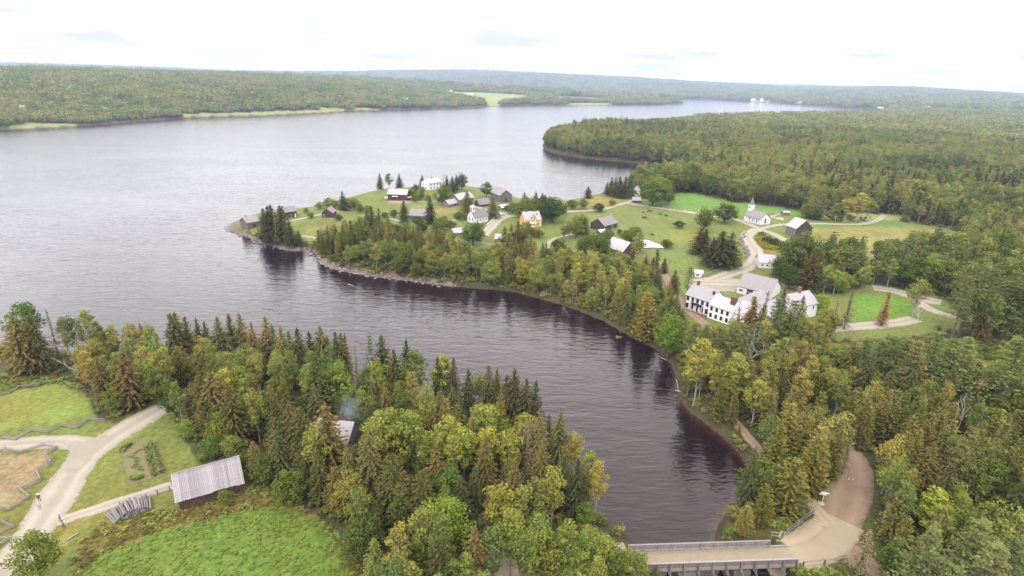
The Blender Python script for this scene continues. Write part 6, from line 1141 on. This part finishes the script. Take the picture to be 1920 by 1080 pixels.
a = at(125.0, 1014.0); b_ = at(148.0, 1000.0); m = MB(); m.tube([(0, 0, .15), tuple((b_ - a) + np.array([0, 0, .15]))], [.14, .11], 7); o = m.build('log', 'dead_wood'); o.location = a; tag(o, 'single pale pole lying in the weeds below the road', 'log')
# log pile
a = at(228.0, 975.0); b_ = at(273.0, 961.0); c_ = (a + b_) / 2; rz = math.atan2(b_[1] - a[1], b_[0] - a[0]); root = empty('log_pile', (c_[0], c_[1], float(HG(c_[0], c_[1]))), rz + .12); tag(root, 'stack of long grey logs lying beside the barn path', 'log pile'); rr = random.Random(4)
for row, n in enumerate((17, 16, 14, 10, 6)):
    for k in range(n):
        x = (k - (n - 1) / 2) * .36 + rr.uniform(-.03, .03) ; z = .18 + row * .29; r = rr.uniform(.13, .18); y0 = rr.uniform(-.35, .25); L0 = rr.uniform(3.4, 4.2); ya = rr.uniform(-.06, .06) + .02 * (k - n / 2); m = MB()
        m.tube([(x, y0, z), (x + ya * L0, y0 + L0, z + .1)], [r, r * .85], 8); m.build('log', 'grey_wood' if rr.random() < .7 else 'weathered_board', root)
# bridge
BZ = 4.62
bl = plane(np.array([1172, 1474.0]), np.array([1034.0, 1024.0]), BZ); fl = plane(np.array([1178, 1470.0]), np.array([1072.0, 1062.0]), BZ)
o0 = bl[0]; ax = (bl[1] - bl[0])[:2]; BL = float(np.hypot(*ax)); rz = math.atan2(ax[1], ax[0]); ax /= BL; nx_ = np.array([ax[1], -ax[0]]); BW = float((fl[0] - bl[0])[:2] @ nx_)
root = empty('bridge', (o0[0], o0[1], BZ), rz); tag(root, 'timber bridge with a gravel deck and rails crossing the bay inlet', 'bridge')
def bbox(name, mat, x0, y0, z0, x1, y1, z1, parent=None): m = MB(); m.box(x0, y0, z0, x1, y1, z1); return m.build(name, mat, parent or root)
deck = bbox('deck', 'bridge_gravel', 0, -BW, -.3, BL, 0, .14); bbox('kerb', 'grey_wood', 0, -.35, .14, BL, -.05, .4); bbox('kerb', 'grey_wood', 0, -BW + .05, .14, BL, -BW + .35, .4)
for k in range(4): bbox('beam', 'weathered_board', 0, -BW + .4 + k * (BW - 1.2) / 3, -.9, BL, -BW + .9 + k * (BW - 1.2) / 3, -.32)
for x in (BL * .33, BL * .66): bbox('pier', 'weathered_board', x - 1.5, -BW - .2, -8, x + 1.5, .2, -.92)
RB = BL - 3.4; n = 10
for k in range(n + 1): bbox('post', 'grey_wood', .6 + k * (RB - .6) / n - .09, -.30, .4, .6 + k * (RB - .6) / n + .09, -.12, 1.45)
for i in range(4): bbox('rail', 'grey_wood', .5, -.12, .5 + i * .25, RB, -.06, .70 + i * .25)
bbox('top_rail', 'grey_wood', .4, -.34, 1.5, RB + .1, .0, 1.6)
n = 11; X0 = 1.5
for k in range(n + 1):
    x = X0 + k * (BL - X0 - .6) / n; bbox('post', 'weathered_board', x - .11, -BW - .12, -.5, x + .11, -BW + .1, 1.5)
    m = MB(); m.tube([(x, -BW - 1.15, -.5), (x, -BW - .1, 1.25)], .10, 4); m.build('brace', 'weathered_board', root); bbox('bearer', 'weathered_board', x - .12, -BW - 1.3, -.62, x + .12, -BW + .3, -.4)
for i in range(5): bbox('rail', 'weathered_board', X0 - .2, -BW + .1, .42 + i * .22, BL - .5, -BW + .16, .57 + i * .22)
bbox('top_rail', 'grey_wood', X0 - .3, -BW - .16, 1.5, BL - .4, -BW + .2, 1.6)

# signpost
p = at(1541.0, 944.0); root = empty('signpost', p, -.3); tag(root, 'white finger signpost standing in a sandy mound by the fork', 'signpost'); m = MB(); m.tube([(0, 0, -.2), (0, 0, 2.9)], .07, 6); m.build('post', 'white_paint', root)
for i, (z, w, x) in enumerate([(2.55, 1.5, .1), (2.15, 1.3, -.2)]): m = MB(); m.box(-w / 2 + x, -.08, z, w / 2 + x, -.03, z + .26); m.build('sign_board', 'white_paint', root)
m = MB(); m.add([(math.cos(a) * .8, math.sin(a) * .8, .0) for a in np.linspace(0, 5.5, 8)] + [(0, 0, .3)], [(i, (i + 1) % 8, 8) for i in range(8)]); m.build('mound', 'straw', root)
# barrier stone and boulders
def rock(seed, r):
    rg = np.random.default_rng(seed); bm = bmesh.new(); bmesh.ops.create_icosphere(bm, subdivisions=2, radius=r)
    for v_ in bm.verts: f = 1 + rg.normal() * .12; v_.co = Vector((v_.co.x * f * 1.2, v_.co.y * f, v_.co.z * f * .65))
    me = bpy.data.meshes.new('rock'); bm.to_mesh(me); bm.free(); me.materials.append(MATS['stone']); return me
RK = [rock(i, .6) for i in range(4)]; RO = [bpy.data.objects.new('rock', m_) for m_ in RK]
rg = np.random.default_rng(3); q = np.arange(len(W) - 2); pts = []
for i in q:
    a, b_ = W[i], W[i + 1]; mid = (a + b_) / 2
    if np.hypot(*mid) > 420: continue
    L0 = float(np.hypot(*(b_ - a))); u0, v0 = proj(np.array([mid[0], mid[1], 0])); dens = 2.2 if 425 < u0 < 860 and v0 < 540 else .12
    if v0 > 560 and u0 < 1150: dens = .2
    for k in range(int(L0 * dens)):
        t = rg.random(); p = a + (b_ - a) * t + rg.normal(size=2) * (1.3 if dens > 1 else .7); pts.append(p)
pts = np.array(pts); z_ = HG(pts[:, 0], pts[:, 1]); scatter('shore_rocks', RO, np.column_stack([pts, np.maximum(z_, -.1)]), rg.uniform(.25, 1.1, len(pts)) ** 1.3, rg.random(len(pts)) * 6.28, rg.integers(0, 4, len(pts)), 'grey stones and boulders along the waterline'); tag(bpy.data.objects['shore_rocks'], cat='rocks')
for (u0, v0, s_, lab) in [(441, 433, 1.6, 'dark boulder at the very tip of the point'), (451, 441, 1.8, 'boulder in the water below the grey shed'), (489, 456, 1.7, 'dark boulder on the shore right of the grey shed'), (583, 477, 1.6, 'boulder in the water at the small cove'), (600, 484, 2.0, 'dark rock ledge at the corner of the rocky shore'), (617, 499, 1.8, 'pale boulder at the start of the gravel shore'), (624, 490, 1.3, 'boulder on the bank above the gravel shore')]:
    o = link('boulder', RK[int(u0) % 4]); o.location = plane(u0, v0, .15); o.scale = (s_, s_, s_); tag(o, lab, 'boulder')
for (p1, p2, lab) in [((663, 504), (664, 512), 'short white stick standing on the gravel shore'), ((664, 513), (690, 515), 'white driftwood log lying along the gravel shore'), ((1240, 671), (1250, 676), 'pale driftwood log on the shallow red-brown shore'), ((1268, 712), (1272, 735), 'long pale driftwood log at the curve of the bay'), ((1266, 732), (1279, 736), 'short driftwood branch at the curve of the bay'), ((652, 533), (664, 537), 'pale log floating off the gravel shore'), ((770, 506), (774, 512), 'pale stump on the slope above the shore')]:
    a = plane(float(p1[0]), float(p1[1]), .2); b_ = plane(float(p2[0]), float(p2[1]), .2); m = MB(); m.tube([(0, 0, 0), tuple((b_ - a) * .5 + np.array([.1, .1, .05])), tuple(b_ - a)], [.16, .14, .08], 6); o = m.build('driftwood', 'dead_wood'); o.location = a; tag(o, lab, 'driftwood')
a = plane(1159.0, 634.0, .05); q_, f_, s_, cl_ = cloudcrown(np.random.default_rng(4), 1.0, 1.0, -.2, 8, 20, .3, rc=.5); o = link('reed_clump', np_mesh('reed_clump', q_, f_, ['birch_leaves'], attr={'spray': ('FACE', s_)})); o.location = a; tag(o, 'small pale green clump in the dark water near the bank', 'water plants')
# garden rows
def clump_row(name, label, pxs, n, s0, mats, seed):
    r = np.random.default_rng(seed); p = np.array(pxs, float); V = []; pr_ = [tuft('plant', mats, seed + i, r=.5, h=.8, leaf=.3, n=30) for i in range(2)]; t = np.linspace(0, len(p) - 1, n); u0 = np.interp(t, range(len(p)), p[:, 0]) + r.normal(size=n) * 1.2; v0 = np.interp(t, range(len(p)), p[:, 1]) + r.normal(size=n) * .8
    P = at(u0, v0); P[:, 2] = HG(P[:, 0], P[:, 1]); scatter(name, pr_, P, r.uniform(.7, 1.2, n) * s0, r.random(n) * 6.28, r.integers(0, 2, n), label); tag(bpy.data.objects[name], cat='plants')
clump_row('bean_row', 'dense bluish green vegetable row in the garden', [(283, 834), (291, 858), (302, 888)], 46, 1.15, 'pine_needles', 4); clump_row('thin_row', 'sparse row of seedlings beside the dense row', [(274, 840), (283, 872), (290, 893)], 40, .8, 'maple_leaves', 5)
clump_row('herb_bed', 'green herb bed at the upper left garden corner', [(230, 846), (238, 838), (245, 834)], 16, .9, 'maple_leaves', 6); clump_row('squash_plants', 'bright green squash plants at the lower garden corner', [(246, 898), (256, 900), (266, 896)], 16, 1.0, 'weed_leaves', 7)

clump_row('weed_row', 'thin green weeds between the bare garden beds', [(240, 856), (262, 862), (248, 876), (270, 884), (256, 868), (252, 850), (266, 842)], 40, .5, 'weed_leaves', 11)
# ------------------------------------------------------------------ cars, people, animals
def loft(rings, name, mat, parent):
    m = MB(); n = len(rings[0]); V = [p for r in rings for p in r]; Fs = [(i * n + k, i * n + (k + 1) % n, (i + 1) * n + (k + 1) % n, (i + 1) * n + k) for i in range(len(rings) - 1) for k in range(n)]; Fs += [tuple(range(n))[::-1], tuple((len(rings) - 1) * n + k for k in range(n))]; m.add(V, Fs); o = m.build(name, mat, parent)
    for p_ in o.data.polygons: p_.use_smooth = False
    return o
def car(px, py, rz, paint, label):
    p = at(float(px), float(py)); root = empty('parked_car', p, rz); tag(root, label, 'car', 'cars parked by the inn')
    sec = lambda x, w, z0, z1: [(x, -w, z0), (x, w, z0), (x, w * 1.02, z0 + (z1 - z0) * .55), (x, w * .9, z1), (x, -w * .9, z1), (x, -w * 1.02, z0 + (z1 - z0) * .55)]
    loft([sec(-2.25, .72, .35, .75), sec(-2.1, .84, .25, .92), sec(-1.1, .88, .22, .98), sec(.9, .88, .22, .95), sec(1.7, .86, .22, .88), sec(2.15, .78, .3, .72)], 'body', paint, root)
    cab = loft([sec(-1.75, .70, .95, 1.0), sec(-1.2, .72, .94, 1.42), sec(.1, .72, .93, 1.45), sec(.95, .70, .9, .98)], 'cabin', 'window_glass', root); m = MB(); m.box(-1.15, -.64, 1.43, .1, .64, 1.48); m.build('roof', paint, cab)
    for x in (-1.4, 1.35):
        for y in (-.84, .84):
            m = MB(); m.tube([(x, y - .1, .33), (x, y + .1, .33)], .33, 12); w_ = m.build('wheel', 'tyre', root); m = MB(); m.tube([(x, y - .12, .33), (x, y + .12, .33)], .17, 8); m.build('rim', 'silver_paint', w_)
    for y in (-.6, .6): m = MB(); m.box(2.1, y - .15, .55, 2.2, y + .15, .68); m.build('headlight', 'white_paint', root); m = MB(); m.box(-2.28, y - .15, .6, -2.2, y + .15, .75); m.build('tail_light', 'red_board', root)
    for y in (-.9, .9): m = MB(); m.box(.6, y - .08, .95, .75, y + .08, 1.08); m.build('mirror', paint, root)
car(1505, 616, .1, 'black_paint', 'black car parked behind trees by the right wing of the inn'); car(1574, 604, .45, 'silver_paint', 'silver car parked at the end of the inn road'); car(1516, 620, .0, 'silver_paint', 'pale car parked next to the black one')
def skin_body(name, verts, edges, radii, mat, parent=None, levels=1):
    me = bpy.data.meshes.new(name); me.from_pydata(verts, edges, []); o = bpy.data.objects.new(name, me); C.objects.link(o)
    sk = o.modifiers.new('skin', 'SKIN'); 
    for i, r in enumerate(radii): me.skin_vertices[0].data[i].radius = (r, r) if not hasattr(r, '__len__') else r
    me.skin_vertices[0].data[0].use_root = True; sb = o.modifiers.new('sub', 'SUBSURF'); sb.levels = levels; sb.render_levels = levels; me.materials.append(MATS[mat]) 
    dg = bpy.context.evaluated_depsgraph_get(); m2 = bpy.data.meshes.new_from_object(o.evaluated_get(dg)); bpy.data.objects.remove(o); m2.name = name
    if not m2.materials: m2.materials.append(MATS[mat])
    for p_ in m2.polygons: p_.use_smooth = True
    return link(name, m2, parent)
def person(px, py, rz, label, top, legs, hat=None, hair='dark_board', stride=.18, bag=None):
    p = at(float(px), float(py)); p[2] = float(HG(p[0], p[1])) + .09; root = empty('person', p, rz); tag(root, label, 'person')
    s = stride; V = [(0, 0, .92), (0, 0, 1.15), (0, 0, 1.38), (0, .01, 1.50), (0, .02, 1.60), (0, .02, 1.70),
        (.19, 0, 1.40), (.25, .04, 1.14), (.24, .16, .92), (.24, .20, .85), (-.19, 0, 1.40), (-.25, -.03, 1.14), (-.25, .06, .90), (-.25, .1, .83),
        (.10, 0, .86), (.11, s * .7, .48), (.11, s * .5, .08), (.11, s * .5 + .14, .04), (-.10, 0, .86), (-.11, -s * .3, .48), (-.11, -s * 1.2, .08), (-.11, -s * 1.2 + .14, .04)]
    E = [(0, 1), (1, 2), (2, 3), (3, 4), (4, 5), (2, 6), (6, 7), (7, 8), (8, 9), (2, 10), (10, 11), (11, 12), (12, 13), (0, 14), (14, 15), (15, 16), (16, 17), (0, 18), (18, 19), (19, 20), (20, 21)]
    Rr = [(.15, .12), (.14, .11), (.16, .11), .06, .10, .085, .065, .05, .035, .04, .065, .05, .035, .04, .09, .065, .045, .045, .09, .065, .045, .045]
    b = skin_body('body', V, E, Rr, 'skin', root); b.data.materials.clear(); [b.data.materials.append(MATS[k]) for k in ('skin', top, legs)]
    for p_ in b.data.polygons:
        c = p_.center; p_.material_index = 0 if (c.z > 1.47 or (abs(c.x) > .19 and c.z < 1.12)) else (2 if c.z < .93 else 1)
    if hat:
        m = MB(); ring = lambda r, z: [(r * math.cos(a), .02 + r * math.sin(a), z) for a in np.linspace(0, 6.283, 13)[:-1]]; rs_ = [ring(.26, 1.70), ring(.13, 1.73), ring(.12, 1.82), ring(.06, 1.85)]; V2 = [q for r in rs_ for q in r]
        m.add(V2, [(i * 12 + k, i * 12 + (k + 1) % 12, (i + 1) * 12 + (k + 1) % 12, (i + 1) * 12 + k) for i in range(3) for k in range(12)] + [tuple(range(36, 48))]); m.build('hat', hat, root)
    else:
        bm = bmesh.new(); bmesh.ops.create_icosphere(bm, subdivisions=2, radius=.118)
        for v_ in bm.verts: v_.co = Vector((v_.co.x, v_.co.y - .015 + .01, max(v_.co.z, -.05) + 1.69))
        me = bpy.data.meshes.new('hair'); bm.to_mesh(me); bm.free(); me.materials.append(MATS[hair]); link('hair', me, root)
    if bag: m = MB(); m.box(-.14, -.30, 1.05, .14, -.12, 1.42); m.build('backpack', bag, root)
person(75, 941, .5, 'person in white hat and dark clothes walking on the farm road', 'dark_cloth', 'dark_cloth', 'white_cloth'); person(76, 956, .5, 'person in pale shirt and straw hat walking behind on the farm road', 'white_cloth', 'grey_wood', 'straw')
person(115, 981, 2.4, 'person in dark shirt standing where the path meets the road', 'dark_cloth', 'grey_wood', None); person(121, 991, 2.4, 'person in grey-blue clothes with a pack beside the path mouth', 'blue_paint', 'dark_cloth', None, bag='white_cloth')
def beast(px, py, rz, label, s=1.0):
    p = at(float(px), float(py)); p[2] = float(HG(p[0], p[1])); root = empty('cow', p, rz); tag(root, label, 'cow', 'dark cattle grazing in the pasture'); root.scale = (s, s, s)
    V = [(0, 0, 1.0), (.6, 0, 1.05), (-.7, 0, 1.08), (1.0, 0, 1.0), (1.35, 0, .6), (1.55, 0, .3), (1.7, 0, .18), (.6, .22, .75), (.62, .22, .38), (.6, .22, .03), (.6, -.22, .75), (.5, -.22, .38), (.52, -.22, .03),
         (-.75, .22, .78), (-.88, .22, .42), (-.82, .22, .03), (-.75, -.22, .78), (-.8, -.22, .42), (-.72, -.22, .03), (-.95, 0, 1.12), (-1.08, 0, .7), (1.42, .16, .55), (1.42, -.16, .55)]
    E = [(0, 1), (0, 2), (1, 3), (3, 4), (4, 5), (5, 6), (1, 7), (7, 8), (8, 9), (1, 10), (10, 11), (11, 12), (2, 13), (13, 14), (14, 15), (2, 16), (16, 17), (17, 18), (2, 19), (19, 20), (4, 21), (4, 22)]
    Rr = [(.38, .40), (.34, .38), (.33, .36), (.24, .26), .17, .13, .09, .13, .08, .06, .13, .08, .06, .15, .08, .06, .15, .08, .06, .06, .03, .04, .04]
    skin_body('body', V, E, Rr, 'black_hide', root)
beast(1207, 411, .2, 'dark cow grazing nearest in the open pasture', 1.25); beast(1218.5, 398.5, 2.9, 'dark cow grazing farther up near the pasture lane', 1.2); beast(1206, 399, .4, 'small dark calf left of the farther cow', .6)
for (u0, v0, w0) in [(1222, 441, 'below the grazing cattle'), (1237, 402, 'right of the farther cow'), (1248, 405, 'in the upper right pasture near the lane')]:
    a = at(float(u0), float(v0)); o = link('bush_clump', BUSH[0].data); o.location = a; o.scale = (1.2, .8, .5); o.color = (.6, .7, .6, 1); tag(o, 'low dark weed clump in the pasture ' + w0, 'weeds')
def gull(px, py, rz, lab):
    p = at(float(px), float(py)); p[2] = float(HG(p[0], p[1])) + .1; root = empty('gull', p, rz); tag(root, lab, 'bird'); skin_body('body', [(-.25, 0, .2), (0, 0, .24), (.18, 0, .3), (.26, 0, .4), (.36, 0, .38)], [(0, 1), (1, 2), (2, 3), (3, 4)], [.05, .13, .1, .07, .02], 'white_feathers', root)
    for y in (-.05, .05): m = MB(); m.tube([(0, y, 0), (0, y, .15)], .015, 4); m.build('leg', 'straw', root)
gull(1591, 901, 1.2, 'white bird on the brown road, left one'); gull(1598, 902, .4, 'white bird on the brown road, right one')
# chimney smoke over the hidden house
m, t, o_ = mk('smoke_air'); v_ = N(t, 'ShaderNodeVolumePrincipled'); v_.inputs['Color'].default_value = (.62, .80, 1, 1); tcx = N(t, 'ShaderNodeTexCoord'); gr = N(t, 'ShaderNodeTexGradient', gradient_type='SPHERICAL'); t.links.new(tcx.outputs['Object'], gr.inputs[0]); nz = N(t, 'ShaderNodeTexNoise'); nz.inputs['Scale'].default_value = 1.6; t.links.new(tcx.outputs['Object'], nz.inputs[0]); pz_ = N(t, 'ShaderNodeMath', operation='MULTIPLY'); t.links.new(gr.outputs[1], pz_.inputs[0]); t.links.new(nz.outputs['Fac'], pz_.inputs[1]); pz2 = N(t, 'ShaderNodeMath', operation='MULTIPLY'); t.links.new(pz_.outputs[0], pz2.inputs[0]); t.links.new(gr.outputs[1], pz2.inputs[1])
mu = N(t, 'ShaderNodeMath', operation='MULTIPLY'); mu.inputs[1].default_value = .14; t.links.new(pz2.outputs[0], mu.inputs[0]); t.links.new(mu.outputs[0], v_.inputs['Density']); t.links.new(v_.outputs[0], o_.inputs['Volume'])
bm = bmesh.new(); bmesh.ops.create_icosphere(bm, subdivisions=3, radius=1.0); me = bpy.data.meshes.new('smoke'); bm.to_mesh(me); bm.free(); me.materials.append(m); o = link('smoke', me); a = at(655.0, 768.0, 9.0); o.location = (a[0], a[1], float(a[2]) + 9); o.scale = (3.6, 3.6, 5.0); tag(o, 'thin bluish smoke rising above the hidden roof', 'smoke', kind='stuff')
for ob in bpy.data.objects:
    if ob.get('kind') == 'stuff' and 'label' not in ob: pass
